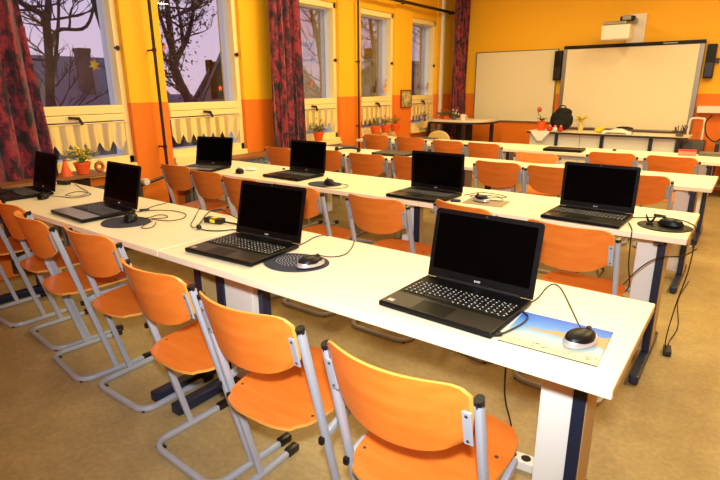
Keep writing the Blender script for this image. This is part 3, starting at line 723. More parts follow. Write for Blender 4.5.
    for i in range(nu):
        for j in range(nv):
            mb.b.faces.new((g1[i][j], g1[i+1][j], g1[i+1][j+1], g1[i][j+1])); mb.b.faces.new((g2[i][j], g2[i][j+1], g2[i+1][j+1], g2[i+1][j]))
    per = [(i, 0) for i in range(nu)]+[(nu, j) for j in range(nv)]+[(i, nv) for i in range(nu, 0, -1)]+[(0, j) for j in range(nv, 0, -1)]
    for k in range(len(per)):
        a_, b_ = per[k], per[(k+1) % len(per)]
        f = mb.b.faces.new((g1[a_[0]][a_[1]], g2[a_[0]][a_[1]], g2[b_[0]][b_[1]], g1[b_[0]][b_[1]])); f.material_index = 1
    bo = mb.build('backrest', M['ply'], q, smooth=True); bo.data.materials.append(M['ply_edge'])
    return q
proto = make_chair(); used = False
def chair(x, y, rz, label, group):
    global used
    q = proto if not used else copy_tree(proto); used = True
    q.location = (x, y, 0); q.rotation_euler.z = math.radians(rz); tag(q, label, 'chair', group)
G1 = 'chairs at the nearest row of desks'
o1 = ' at the nearest desk row'
chair(-0.402, -0.285, 0, 'orange plywood chair closest to the camera, in front of the laptop by the beach mousepad', G1)
chair(-0.920, -0.265, 1, 'orange plywood school chair, second from the camera'+o1, G1)
chair(-1.415, -0.235, -2, 'orange plywood school chair, third from the camera'+o1, G1)
chair(-2.055, -0.130, 1, 'orange plywood school chair, fourth from the camera'+o1, G1)
chair(-2.545, -0.150, -6, 'orange plywood school chair, fifth from the camera, turned slightly'+o1, G1)
chair(-2.990, -0.080, -4, 'orange plywood school chair, sixth from the camera'+o1, G1)
chair(-3.520, -0.110, 0, 'orange plywood chair cut by the left edge of the photo'+o1, G1)
G2 = 'chairs at the second row of desks'
o2 = ' at the second desk row'
chair(-3.46, 1.26, 0, 'orange chair nearest the windows'+o2, G2)
chair(-3.00, 1.20, -2, 'orange chair, second from the windows'+o2, G2)
chair(-2.55, 1.14, 0, 'orange chair partly hidden behind the open laptop left of centre'+o2, G2)
chair(-2.05, 1.14, 0, 'orange chair right of that open laptop, mostly hidden'+o2, G2)
chair(-1.45, 1.14, 0, 'orange chair fully visible between two front laptops'+o2, G2)
chair(-0.975, 1.25, -16, 'orange chair showing only its top above the nearest laptop screen'+o2, G2)
chair(-0.42, 1.135, -4, 'orange chair nearest the aisle, right of the nearest laptop screen'+o2, G2)
G3 = 'chairs at the third row of desks'
o3 = ' at the third desk row'
chair(-3.67, 2.60, 0, 'orange chair nearest the windows, beside the long curtain'+o3, G3)
chair(-3.12, 2.70, 0, 'orange chair just right of the second-row laptop by the curtain'+o3, G3)
chair(-2.62, 2.66, 4, 'orange chair, wide open to view left of the middle laptop'+o3, G3)
chair(-2.175, 2.71, 0, 'orange chair half hidden behind the middle laptop'+o3, G3)
chair(-1.44, 2.82, 0, 'orange chair just right of the middle laptop'+o3, G3)
chair(-1.00, 2.79, 0, 'orange chair left of the second-row aisle laptop'+o3, G3)
chair(-0.42, 2.76, 2, 'orange chair nearest the aisle'+o3, G3)
G4 = 'chairs at the fourth row of desks'
o4 = ' at the fourth desk row'
chair(-3.63, 4.26, 0, 'orange chair nearest the windows'+o4, G4)
chair(-3.11, 4.22, 4, 'orange chair, second from the windows'+o4, G4)
chair(-2.55, 4.10, 0, 'orange chair, third from the windows'+o4, G4)
chair(-2.11, 4.07, -4, 'orange chair, fourth from the windows'+o4, G4)
chair(-1.37, 3.54, 0, 'lower orange chair in front of the closed laptop'+o4, G4)
chair(-0.83, 3.93, 5, 'orange chair, second from the aisle'+o4, G4)
chair(-0.36, 3.92, -4, 'orange chair nearest the aisle'+o4, G4)

# ------------------------------------------------------------------ laptops
def laptop(x, y, rz, tilt, label, palm='palm', logo=True, detail=True, dz=0.0):
    """origin: middle of the hinge line at desk height; front is -Y"""
    W2, DP = 0.19, 0.262 if False else 0.262
    q = empty('laptop', (x, y, H+dz), math.radians(rz), label, 'laptop', 'open black laptops')
    base = MB().box(-W2, W2, -DP-0.03, 0.0, 0.003, 0.021, 0.006, 3).build('base', M['lapt'], q, smooth=True)
    MB().box(-W2+0.006, W2-0.006, -DP-0.025, -DP+0.068, 0.0207, 0.0215).build('palm_rest', M[palm], q)
    MB().box(-0.075, 0.04, -DP-0.02, -DP+0.055, 0.0216, 0.0220, 0.0002).build('touchpad', M['lapt'] if palm == 'palm' else M['palm_grey'], q)
    mb = MB()
    for sx_ in (-1, 1):
        for yy in (-0.02, -DP-0.01): mb.lathe([(0, 0), (0.008, 0), (0.008, 0.0035), (0, 0.0035)], sx_*0.16, yy, 8)
    mb.build('rubber_foot', M['cap'], q)
    kb = MB(); kl = MB(); R_ = random.Random(3)
    rows = 6; kz = 0.0212
    for r in range(rows):
        y0 = -DP+0.085+(r*0.0187); hh = 0.0155 if r < 5 else 0.010
        x = -0.172+(r % 3)*0.001; 
        while x < 0.168:
            wk = 0.0158
            if r == 0 and -0.10 < x < -0.02: wk = 0.092
            if x+wk > 0.174: wk = 0.174-x
            if detail:
                kb.box(x, x+wk, y0, y0+hh, kz, kz+0.0022, 0.0008, 1)
                if wk < 0.03:
                    lx = x+0.0035; ly = y0+hh*0.55
                    kl.box(lx, lx+R_.uniform(0.003, 0.0048), ly, ly+0.0042, kz+0.00225, kz+0.0026)
                    if R_.random() < 0.3: kl.box(lx+0.006, lx+0.009, ly-0.005, ly-0.0025, kz+0.00225, kz+0.0026)
            x += wk+0.0028
    if detail:
        k_ = kb.build('keyboard', M['key'], q); kl.build('key_print', M['legend'], k_)
    MB().tube([(-0.15, -0.002, 0.022), (0.15, -0.002, 0.022)], 0.007).build('hinge', M['cap'], q, smooth=True)
    # lid
    A = math.radians(tilt); mt = Matrix.Translation((0, 0.002, 0.02)) @ Matrix.Rotation(-A, 4, 'X')
    HH = 0.241
    def rr(w_, z0, z1, rad, ya, yb):
        pts = []
        for cx_, cz_, a0 in ((w_-rad, z1-rad, 0), (-w_+rad, z1-rad, 90), (-w_+0.003, z0+0.003, 180), (w_-0.003, z0+0.003, 270)):
            rd = rad if a0 < 180 else 0.003
            for i in range(5):
                an = math.radians(a0+i*22.5); pts.append((cx_+rd*math.cos(an), cz_+rd*math.sin(an)))
        return pts
    rot = Matrix.Rotation(PI/2, 4, 'X')
    lid = MB().prism(rr(W2, 0.0, HH, 0.012, 0, 0), -0.007, 0.0, 0.0015, mtx=mt @ rot).build('lid', M['lapt'], q, smooth=True)
    MB().prism(rr(W2-0.016, 0.032, HH-0.016, 0.004, 0, 0), 0.0002, 0.0010, mtx=mt @ rot).build('screen', M['screen'], q)
    MB().prism([(0.004*math.cos(i*PI/4), HH-0.008+0.0025*math.sin(i*PI/4)) for i in range(8)], 0.0004, 0.0010, mtx=mt @ rot).build('webcam', M['screw'], q)
    if logo:
        text_mesh('logo', 'acer', 0.0135, M['legend'], q, mt @ Matrix.Translation((0.0, -0.0007, 0.0165)) @ rot)
    if palm == 'palm':
        MB().box(-W2+0.02, -W2+0.042, -DP-0.012, -DP+0.006, 0.0216, 0.0219).build('sticker', M['silver'], q)
    return q
laptop(-0.498, 0.358, -2, 12, 'open black laptop nearest the camera, beside the beach mousepad')
laptop(-1.505, 0.360, 4, 14, 'open black laptop on the nearest row, beside the patterned oval mousepad')
laptop(-2.694, 0.338, -2, 14, 'open black laptop with grey palm rest on the nearest row', 'palm_grey')
laptop(-3.620, 0.322, -4, 13, 'open black laptop farthest left, in front of the big curtain')
laptop(-0.460, 1.778, -2, 4, 'open black laptop at the aisle end of the second row, grey reflection on its screen')
laptop(-1.432, 1.780, -1, 1, 'open black laptop in the middle of the second row, beside the grey mousepad')
laptop(-2.640, 1.868, -1, 7, 'open black laptop on the second row in front of the curtain chair', logo=True)
laptop(-3.585, 1.700, 14, 13, 'open black laptop on the second row nearest the windows', 'palm_grey')
def closed_laptop(x, y, rz, m_, label, z=H):
    q = empty('closed_laptop', (x, y, z), math.radians(rz), label, 'laptop')
    MB().box(-0.19, 0.19, -0.13, 0.13, 0.003, 0.018, 0.005).build('base', M['lapt'], q); MB().box(-0.19, 0.19, -0.13, 0.13, 0.0185, 0.027, 0.003).build('lid', m_, q)
    mb = MB()
    for a_ in (-1, 1):
        for b_ in (-1, 1): mb.lathe([(0, 0), (0.01, 0), (0.01, 0.0035), (0, 0.0035)], a_*0.16, b_*0.1, 8)
    mb.build('rubber_foot', M['cap'], q)
closed_laptop(-1.42, 4.56, 4, M['lapt'], 'closed black laptop lying on the fourth row desk')
closed_laptop(-2.73, 3.28, 0, M['greyflat'], 'closed grey laptop lying on the third row desk')

# ------------------------------------------------------------------ mice and pads
def mouse(x, y, rz, label, dz, two=True):
    q = empty('computer_mouse', (x, y, H+dz), math.radians(rz), label, 'mouse', 'computer mice on the desks')
    q.scale = (1.12, 1.15, 1.12)
    def shell(z0, z1, k, a0=0):
        mb = MB(); n = 24; m_ = 8
        rings = []
        for j in range(m_+1):
            v = j/m_; z = z0+(z1-z0)*math.sin(v*PI/2); c = math.cos(v*PI/2)**0.75 if v < 1 else 0
            c = c if j < m_ else 0.02
            rings.append([mb.b.verts.new((k*0.029*c*(1+0.10*math.cos(2*t*2*PI/n))*math.cos(t*2*PI/n)*(1-0.1*math.sin(t*2*PI/n)), k*0.049*c*math.sin(t*2*PI/n)-0.004*(1-c), z)) for t in range(n)])
        for j in range(m_):
            for t in range(n): mb.b.faces.new((rings[j][t], rings[j][(t+1) % n], rings[j+1][(t+1) % n], rings[j+1][t]))
        mb.b.faces.new(rings[0][::-1]); mb.b.faces.new(rings[-1]); return mb
    b0 = MB().lathe([(0.8, 0.0015), (1.0, 0.006), (1.0, 0.014), (0.9, 0.020)], mtx=Matrix.Diagonal((0.030, 0.050, 1, 1))).build('mouse_base', M['silver'] if two else M['black'], q, smooth=True)
    shell(0.016, 0.036, 0.93).build('mouse_top', M['black'], q, smooth=True)
    MB().tube([(-0.002, 0.026, 0.0325), (0.002, 0.026, 0.0325)], 0.008, 12, refn=(0, 0, 1)).build('scroll_wheel', M['cap'], q, smooth=True)
    return q
def oval(a, b, n=40, k=0.0): return [(a*math.cos(i*2*PI/n)*(1+k*math.sin(i*2*PI/n)), b*math.sin(i*2*PI/n)) for i in range(n)]
def beach_pad():
    q = empty('mousepad', (-0.183, 0.187, H), math.radians(2), 'rectangular mousepad with a blue sky and sand picture', 'mousepad')
    MB().prism([(-0.125, -0.11), (0.125, -0.11), (0.125, 0.11), (-0.125, 0.11)], 0.0006, 0.003, mtx=None).build('pad', M['cap'], q)
    MB().prism([(-0.1245, -0.1095), (0.1245, -0.1095), (0.1245, 0.1095), (-0.1245, 0.1095)], 0.0031, 0.0038).build('printed_picture', M['beach'], q)
    R_ = random.Random(2); mb = MB()
    for i in range(26):
        x = R_.uniform(-0.115, 0.115); y = R_.uniform(-0.100, -0.075) ; w_ = R_.uniform(0.003, 0.009)
        mb.box(x, x+w_, y, y+0.003, 0.0039, 0.0041)
    mb.build('printed_figures', mat('figure_print', lin(120, 100, 80), 0.6), q)
beach_pad()
def oval_pad(x, y, rz, label, a=0.135, b=0.10, m_=None, pattern=False, rest=False):
    q = empty('mousepad', (x, y, H), math.radians(rz), label, 'mousepad', 'oval mousepads')
    MB().prism(oval(a, b, 44, 0.10), 0.0006, 0.005, 0.001).build('pad', m_ or M['navy_pad'], q)
    if pattern:
        mb = MB()
        for ring in range(6):
            r = 0.014+0.012*ring
            for i in range(6+ring*5):
                t = 2*PI*i/(6+ring*5)+ring
                xx, yy = -0.01+r*math.cos(t), 0.015+r*0.85*math.sin(t)
                mb.lathe([(0, 0.0050), (0.0019, 0.0050), (0.0019, 0.0056), (0, 0.0056)], xx, yy, 6)
        mb.build('dot_pattern', M['legend'], q)
    if rest:
        MB().ball((-0.0, -b*0.70, 0.008), 0.06, (1.0, 0.36, 0.25), 18).build('wrist_rest', M['navy_pad'], q, smooth=True)
    return q
mouse(-0.118, 0.175, -22, 'silver and black mouse on the beach picture mousepad', 0.0042)
oval_pad(-1.20, 0.225, 15, 'navy oval mousepad with white dotted pattern on the nearest row', 0.135, 0.105, None, True)
mouse(-1.115, 0.222, -20, 'silver and black mouse on the dotted oval mousepad', 0.0052)
oval_pad(-2.360, 0.185, 10, 'dark oval mousepad beside the laptop with grey palm rest', 0.13, 0.11)
mouse(-2.355, 0.215, 50, 'black mouse on the dark oval mousepad of the nearest row', 0.0052, False)
mouse(-3.365, 0.215, 60, 'black mouse beside the farthest left laptop', 0.0, False)
oval_pad(-0.115, 1.660, 0, 'black oval mousepad at the aisle end of the second row', 0.118, 0.105, M['black'], rest=False)
mouse(-0.090, 1.670, 80, 'black mouse on the oval mousepad at the aisle end of the second row', 0.0052, False)
q = empty('mousepad', (-1.045, 1.69, H), math.radians(5), 'rectangular grey mousepad beside the middle laptop of the second row', 'mousepad')
MB().box(-0.12, 0.12, -0.09, 0.09, 0.0006, 0.003, 0.001).build('pad', M['grey_pad'], q)
mouse(-1.075, 1.690, 70, 'silver and black mouse on the grey rectangular mousepad', 0.0032)
oval_pad(-2.225, 1.60, 10, 'dark oval mousepad beside the second-row laptop near the curtain', 0.125, 0.10)
mouse(-2.18, 1.60, 60, 'black mouse on the dark oval mousepad of the second row', 0.0052, False)
mouse(-3.12, 1.60, 60, 'black mouse beside the laptop nearest the windows on the second row', 0.0, False)
# small receiver stand on the aisle oval pad
q = empty('phone_holder', (-0.178, 1.665, H+0.0056), 0, 'small black forked stand on the oval mousepad by the aisle', 'stand')
MB().box(-0.014, 0.014, -0.012, 0.012, 0, 0.008, 0.002).build('stand_base', M['black'], q)
mb = MB()
for s in (-1, 1): mb.tube([(0, 0, 0.006), (s*0.012, 0, 0.022), (s*0.022, 0, 0.046)], [0.006, 0.005, 0.0035], 8)
mb.build('fork', M['black'], q, smooth=True)

# ------------------------------------------------------------------ cables
def cable(pts, label, r=0.0022, cat='cable', name='cable', group=None):
    P = smoothpath([(x, y, z) for x, y, z in pts], 7)
    o = MB().tube(P, r, 7).build(name, M['cable'], None, smooth=True)
    return tag(o, label, cat, group)
zc = H+0.0035
cable([(-0.116, 0.224, H+0.012), (-0.145, 0.28, zc), (-0.205, 0.405, zc), (-0.275, 0.545, zc), (-0.310, 0.575, zc), (-0.318, 0.52, zc), (-0.310, 0.42, zc+0.003), (-0.312, 0.36, zc+0.006)], 'thin black mouse cable looping behind the beach mousepad')
cable([(-0.306, 0.27, H+0.010), (-0.285, 0.25, H+0.008), (-0.282, 0.20, H+0.008), (-0.295, 0.13, H+0.009), (-0.31, 0.085, H+0.009)], 'thick black cable curling off the nearest laptop onto the mousepad', 0.003)
q = empty('usb_plug', (-0.318, 0.088, H+0.004), math.radians(40), 'black plug lying between the nearest laptop and the beach mousepad', 'plug')
MB().box(-0.018, 0.018, -0.007, 0.007, 0, 0.009, 0.002).build('plug_body', M['cap'], q); MB().box(-0.03, -0.018, -0.005, 0.005, 0.002, 0.007).build('plug_tip', M['silver'], q)
cable([(-1.14, 0.265, H+0.013), (-1.20, 0.33, zc+0.002), (-1.127, 0.36, zc), (-1.103, 0.417, zc), (-1.138, 0.51, zc), (-1.19, 0.597, H+0.003), (-1.20, 0.615, H-0.05)], 'thin black cable from the dotted-pad mouse to the desk back edge')
cable([(-1.33, 0.31, zc+0.004), (-1.35, 0.44, zc), (-1.374, 0.545, zc), (-1.34, 0.59, H+0.002), (-1.33, 0.613, H-0.06)], 'black cable running from the second laptop over the desk back edge')
# power adapter
q = empty('power_adapter', (-1.975, 0.448, H), math.radians(10), 'black power adapter with yellow label behind the second laptop', 'power adapter')
MB().box(-0.055, 0.055, -0.022, 0.022, 0.0005, 0.028, 0.006).build('adapter_body', M['cap'], q, smooth=True)
MB().box(-0.012, 0.020, -0.0228, -0.0221, 0.006, 0.024).build('yellow_label', M['yellow'], q)
MB().box(-0.012, 0.020, -0.016, 0.016, 0.0281, 0.0286).build('top_label', M['yellow'], q)
cable([(-1.915, 0.459, H+0.013), (-1.88, 0.468, H+0.010), (-1.84, 0.48, zc+0.003), (-1.78, 0.48, zc+0.002), (-1.70, 0.43, zc+0.003)], 'short thick cable from the yellow-labelled adapter to the laptop', 0.005)
cable([(-1.935, 0.318, H+0.012), (-1.90, 0.322, zc), (-1.85, 0.335, zc), (-1.81, 0.365, zc), (-1.77, 0.41, zc+0.001), (-1.70, 0.395, zc+0.003)], 'black cable looping in front of the yellow-labelled adapter', 0.003)
cable([(-1.945, 0.330, H+0.018), (-2.02, 0.40, H+0.010), (-2.11, 0.50, H+0.015), (-2.15, 0.57, H+0.018), (-2.12, 0.61, H+0.02), (-2.03, 0.585, H+0.012), (-1.90, 0.55, zc+0.004), (-1.80, 0.52, zc+0.004), (-1.71, 0.45, zc+0.004)], 'black cable arching behind the yellow-labelled adapter', 0.0028)
cable([(-1.945, 0.322, H+0.010), (-1.985, 0.322, zc), (-2.04, 0.352, zc), (-2.13, 0.438, zc), (-2.25, 0.55, zc), (-2.285, 0.595, H+0.003), (-2.30, 0.615, H-0.08)], 'thin black cable going over the back edge left of the adapter')
o = MB().ball((-1.930, 0.318, H+0.0135), 0.013, (1.2, 1, 1), 12).build('cable_plug', M['cap'], smooth=True); tag(o, 'round black plug in front of the yellow-labelled adapter', 'plug')
cable([(-2.32, 0.25, H+0.012), (-2.335, 0.31, zc+0.003), (-2.36, 0.365, zc), (-2.335, 0.39, zc), (-2.285, 0.382, zc), (-2.268, 0.352, zc), (-2.31, 0.30, zc), (-2.25, 0.31, zc), (-2.19, 0.335, zc), (-2.18, 0.40, zc), (-2.245, 0.468, zc), (-2.348, 0.483, zc), (-2.426, 0.459, zc), (-2.486, 0.416, zc), (-2.51, 0.38, zc+0.002)], 'thin black mouse cable in loops right of the grey palm rest laptop')
cable([(-2.24, 0.265, H+0.0085), (-2.215, 0.20, zc), (-2.18, 0.168, zc), (-2.15, 0.18, zc), (-2.16, 0.22, zc), (-2.21, 0.266, H+0.0085)], 'small loop of thin cable at the right side of the dark oval mousepad')
cable([(-2.50, 0.33, zc+0.006), (-2.51, 0.37, zc+0.001), (-2.575, 0.479, zc), (-2.588, 0.56, zc), (-2.596, 0.602, H+0.002), (-2.60, 0.62, H-0.08)], 'black charging cable from the grey palm rest laptop to the desk back edge')
o = MB().box(-0.026, 0.026, -0.008, 0.008, 0, 0.012, 0.003).build('cable_connector', M['cap'], loc=(-2.522, 0.392, H+0.0005), rz=0.9); tag(o, 'black in-line connector behind the grey palm rest laptop', 'connector')
cable([(-3.36, 0.25, H+0.012), (-3.32, 0.30, zc), (-3.22, 0.32, zc), (-3.20, 0.37, zc), (-3.236, 0.45, zc), (-3.354, 0.464, zc), (-3.406, 0.436, zc), (-3.373, 0.36, zc), (-3.30, 0.33, zc+0.004), (-3.22, 0.37, zc+0.004), (-3.304, 0.465, zc+0.004), (-3.55, 0.533, zc), (-3.72, 0.58, zc)], 'thin black cable in loops between the two farthest left laptops')
q = empty('power_adapter', (-3.78, 0.53, H), math.radians(20), 'small black power adapter behind the farthest left laptop', 'power adapter')
MB().box(-0.045, 0.045, -0.02, 0.02, 0.0005, 0.028, 0.005).build('adapter_body', M['cap'], q, smooth=True); MB().tube([(0.045, 0, 0.014), (0.06, 0, 0.012)], 0.005).build('cord_relief', M['cap'], q)
# second row
cable([(-0.27, 1.74, zc+0.006), (-0.22, 1.80, zc), (-0.16, 1.86, zc), (-0.08, 1.85, zc), (-0.02, 1.80, H+0.003), (0.012, 1.74, H-0.02), (0.012, 1.74, 0.55), (-0.02, 1.80, 0.32), (-0.04, 1.86, 0.10), (-0.03, 1.92, 0.006), (-0.03, 2.0, 0.006)], 'black cable from the aisle laptop falling off the desk end to the floor', 0.003)
o = MB().box(-0.028, 0.028, -0.008, 0.008, 0, 0.011, 0.003).build('cable_connector', M['cap'], loc=(-0.165, 1.885, H+0.0005), rz=-0.2); tag(o, 'black in-line connector behind the oval pad at the aisle', 'connector')
cable([(-0.265, 1.62, zc+0.004), (-0.24, 1.55, zc), (-0.225, 1.485, H+0.003), (-0.222, 1.467, H-0.03), (-0.215, 1.462, 0.60), (-0.20, 1.462, 0.50), (-0.235, 1.462, 0.42), (-0.215, 1.458, 0.36), (-0.245, 1.458, 0.28), (-0.25, 1.46, 0.12), (-0.25, 1.50, 0.006)], 'black cable hanging down the front edge of the second row by the aisle', 0.003)
cable([(-0.225, 1.455, 0.50), (-0.17, 1.50, 0.585), (-0.11, 1.60, 0.62), (-0.02, 1.66, 0.63), (0.03, 1.72, 0.66)], 'black cable crossing the leg of the second row at the aisle', 0.003)
cable([(-0.028, 1.95, 0.012), (-0.035, 2.05, 0.005), (-0.02, 2.32, 0.005), (-0.07, 2.78, 0.005), (-0.05, 3.24, 0.005)], 'thin black cable lying on the floor in the aisle', 0.003)
q = empty('cable_adapter', (-0.028, 1.90, 0.002), 1.7, 'small black adapter with white label on the aisle floor', 'plug')
MB().box(-0.045, 0.045, -0.02, 0.02, 0, 0.03, 0.006).build('adapter_body', M['cap'], q); MB().box(0.01, 0.035, -0.0206, -0.02, 0.005, 0.025).build('white_label', M['paper'], q)
cable([(-1.03, 1.71, H+0.012), (-0.98, 1.78, zc), (-1.05, 1.88, zc), (-1.16, 1.86, zc), (-1.20, 1.80, zc), (-1.12, 1.79, zc), (-1.00, 1.90, zc), (-1.18, 1.95, zc), (-1.24, 1.80, zc)], 'tangle of thin cable behind the grey mousepad mouse')
o = MB().box(-0.03, 0.03, -0.012, 0.012, 0, 0.014, 0.004).build('usb_stick', M['cap'], loc=(-1.20, 1.605, H+0.001), rz=0.3); tag(o, 'small black plug beside the grey rectangular mousepad', 'plug')
cable([(-2.16, 1.64, H+0.012), (-2.06, 1.66, zc), (-2.02, 1.56, zc), (-2.10, 1.50, zc), (-2.2, 1.50, zc)], 'thin cable curling right of the oval pad of the second row')
q = empty('tissue_pack', (-3.14, 1.74, H), 0.4, 'small white crumpled paper and cable beside the laptop nearest the windows', 'paper')
mb = MB(); mb.ball((0, 0, 0.014), 0.045, (1.2, 0.7, 0.3), 10); mb.ball((-0.08, -0.02, 0.012), 0.03, (1.3, 0.8, 0.4), 8); mb.build('crumpled_paper', M['paper'], q)
o = MB().ball((0, 0, 0.008), 0.012, (1.2, 1, 0.65), 8).build('cable_plug', M['cap'], loc=(-2.95, 1.93, H)); tag(o, 'tiny black plug on the second row near the windows', 'plug')
# headphones cable on third row
q = empty('headset', (-3.28, 3.22, H), 0.2, 'black headset lying on the window end of the third row', 'headset')
MB().tube([(0.13*math.cos(t*PI/10), 0.09*math.sin(t*PI/10), 0.016+0.014*math.sin(t*PI/10)) for t in range(11)], 0.010, 8).build('headband', M['black'], q, smooth=True)
mb = MB(); mb.ball((0.13, 0, 0.026), 0.034, (0.6, 1, 0.72), 12); mb.ball((-0.13, 0, 0.026), 0.034, (0.6, 1, 0.72), 12); mb.build('ear_cushion', M['bag'], q, smooth=True)
cable([(-0.52, 0.20, 0.60), (-0.50, 0.22, 0.4), (-0.47, 0.16, 0.2), (-0.50, 0.14, 0.01)], 'thin black cable hanging under the nearest desk') if False else None
cable([(-0.355, 0.30, 0.69), (-0.36, 0.32, 0.45), (-0.33, 0.33, 0.30), (-0.37, 0.32, 0.16), (-0.37, 0.30, 0.006)], 'thin black cable hanging under the nearest desk beside its leg', 0.003)
q = empty('power_strip', (-0.35, 0.56, 0.001), 0.1, 'white socket strip on the floor under the nearest desk', 'power strip')
MB().box(-0.13, 0.10, -0.028, 0.028, 0, 0.04, 0.006).build('strip_body', M['duct'], q)
mb = MB()
for i in range(4): mb.lathe([(0, 0.0401), (0.019, 0.0401), (0.019, 0.0408), (0, 0.0408)], -0.10+0.055*i, 0, 16)
mb.build('sockets', M['cap'], q)
# fourth row bits
q = empty('pencil_box', (-0.33, 4.80, H), 0.1, 'pink box at the aisle end of the fourth row', 'box')
MB().box(-0.075, 0.075, -0.04, 0.04, 0.0, 0.045, 0.006).build('box_body', M['pink'], q); MB().box(-0.077, 0.077, -0.042, 0.042, 0.046, 0.056, 0.004).build('lid', M['red'], q)
q = empty('tablet', (-0.14, 4.90, H), 0.0, 'grey flat device lying behind the pink box', 'device')
MB().box(-0.10, 0.12, -0.06, 0.06, 0.0, 0.03, 0.006).build('device_body', M['radiator'], q); MB().box(-0.09, 0.11, -0.055, 0.055, 0.0305, 0.032).build('device_top', M['alu'], q)
q = empty('folded_book', (-3.25, 4.80, H), 0.1, 'dark grey-brown closed book at the window end of the fourth row', 'book')
MB().box(-0.18, 0.18, -0.10, 0.10, 0.0, 0.004).build('cover', M['greyflat'], q); MB().box(-0.175, 0.175, -0.095, 0.097, 0.0045, 0.018).build('pages', M['paper'], q); MB().box(-0.18, 0.18, -0.10, 0.10, 0.0185, 0.022).build('front_cover', M['greyflat'], q)
o = MB().ball((0, 0, 0.012), 0.016, (1.3, 1, 0.75), 8).build('eraser', M['cap'], loc=(-0.98, 4.80, H)); tag(o, 'tiny dark knob-like item on the fourth row', 'eraser')

# ------------------------------------------------------------------ front table with things
q = empty('teacher_table', (-1.55, 7.02, 0), 0, 'long cream table with white modesty panels under the interactive board', 'table')
HT = 0.77
MB().box(-1.05, 1.05, -0.27, 0.27, HT-0.028, HT, 0.003).build('table_top', M['desk'], q)
MB().box(-1.05, 1.05, -0.272, -0.2705, HT-0.03, HT-0.002).build('edge_strip', M['dwood'], q)
mb = MB()
for x0, x1 in ((-1.02, -0.64), (-0.60, -0.30), (-0.29, -0.02), (0.03, 0.59), (0.64, 0.90)): mb.box(x0, x1, -0.20, -0.18, 0.28, HT-0.03)
mb.build('modesty_panel', M['duct'], q)
for x in (-0.62, 0.005, 0.615, 0.93): MB().box(x-0.02, x+0.02, -0.235, 0.2, 0.0, HT-0.03, 0.003).build('leg', M['navy'], q)
def T(x): return (x, 6.98, HT)
q = empty('backpack', (-2.19, 7.04, HT), 0, 'black backpack standing on the front table', 'backpack')
mb = MB(); mb.ball((0, 0, 0.155), 0.17, (1.0, 0.55, 0.92), 20); mb.ball((0.02, 0.0, 0.27), 0.12, (1.05, 0.6, 0.55), 16); mb.build('bag_body', M['bag'], q, smooth=True)
MB().ball((0, -0.09, 0.10), 0.10, (0.95, 0.45, 0.75), 14).build('front_pocket', M['bag'], q, smooth=True)
MB().tube(smoothpath([(-0.05, 0, 0.31), (-0.03, 0, 0.36), (0.03, 0, 0.36), (0.05, 0, 0.31)]), 0.008).build('grab_handle', M['bag'], q)
q = empty('flower_pot', (-2.43, 6.88, HT), 0, 'orange pot with a pink flower at the left end of the front table', 'potted plant')
MB().lathe([(0, 0), (0.05, 0), (0.062, 0.14), (0.055, 0.14), (0.05, 0.12), (0, 0.12)]).build('pot', M['orange'], q, smooth=True)
MB().tube(smoothpath([(0, 0, 0.1), (-0.02, 0, 0.2), (-0.06, 0, 0.25), (-0.05, 0, 0.29)]), 0.005, 6).build('stems', M['leaf'], q)
lf = MB()
for a in range(8): leaf_bm(lf, (0.0, 0, 0.14), Vector((math.cos(a*0.8), math.sin(a*0.8), 0.6)), 0.13, 0.04)
lf.build('foliage', M['leaf'], q)
MB().ball((-0.05, 0, 0.31), 0.035, (1, 1, 1.1), 10).build('blossom', mat('pink_flower', lin(200, 90, 90), 0.6), q, smooth=True)
q = empty('table_doily', (-2.40, 6.745, HT+0.002), 0, 'white pointed cloth hanging over the front table edge', 'cloth')
b = MB(); V = [b.b.verts.new(p) for p in ((-0.13, 0.2, 0), (0.13, 0.2, 0), (0.15, 0.0, 0.0), (-0.15, 0.0, 0.0), (0.03, -0.006, -0.14), (-0.03, -0.006, -0.14))]
b.b.faces.new((V[0], V[1], V[2], V[3])); b.b.faces.new((V[3], V[2], V[4], V[5])); b.build('cloth', M['paper'], q, solid=0.002)
R_ = random.Random(12)
for k, (x, m_, lab) in enumerate(((-2.28, 'red', 'red round toy beside the orange flower pot'), (-2.20, 'paper', 'white round toy beside the backpack'), (-2.12, 'red', 'red toy in front of the backpack'))):
    q = empty('small_toy', (x, 6.80, HT), 0, lab, 'toy', 'small toys on the front table')
    MB().ball((0, 0, 0.035), 0.035, (1, 1, 1), 12).build('body', M[m_], q, smooth=True); MB().ball((0, 0, 0.078), 0.02, (1, 1, 1), 10).build('head', M['pink'], q, smooth=True)
q = empty('small_vase', (-1.93, 7.14, HT), 0, 'small yellow-leaved plant right of the backpack', 'potted plant')
MB().lathe([(0, 0), (0.03, 0), (0.045, 0.06), (0.02, 0.12), (0.025, 0.14), (0, 0.14)]).build('vase', M['pale'], q, smooth=True)
lf = MB()
for a in range(26): leaf_bm(lf, (0, 0, 0.14), Vector((math.cos(a*0.9), math.sin(a*0.9), R_.uniform(0.2, 1.4))), 0.14, 0.04)
lf.build('foliage', M['yellow'], q)
q = empty('yellow_toy', (-1.63, 6.94, HT), 0, 'yellow lumpy item in the middle of the front table', 'toy')
mb = MB(); mb.ball((0, 0, 0.04), 0.055, (1.1, 0.8, 0.72), 12); mb.ball((0.05, 0, 0.07), 0.03, (1, 1, 1), 10); mb.build('body', M['yellow'], q, smooth=True)
MB().ball((0.09, 0.0, 0.02), 0.02, (1, 1, 1), 8).build('green_tip', M['leaf'], q, smooth=True)
q = empty('white_cloth', (-1.38, 6.94, HT), 0, 'crumpled white cloth on the front table', 'cloth')
b = MB()
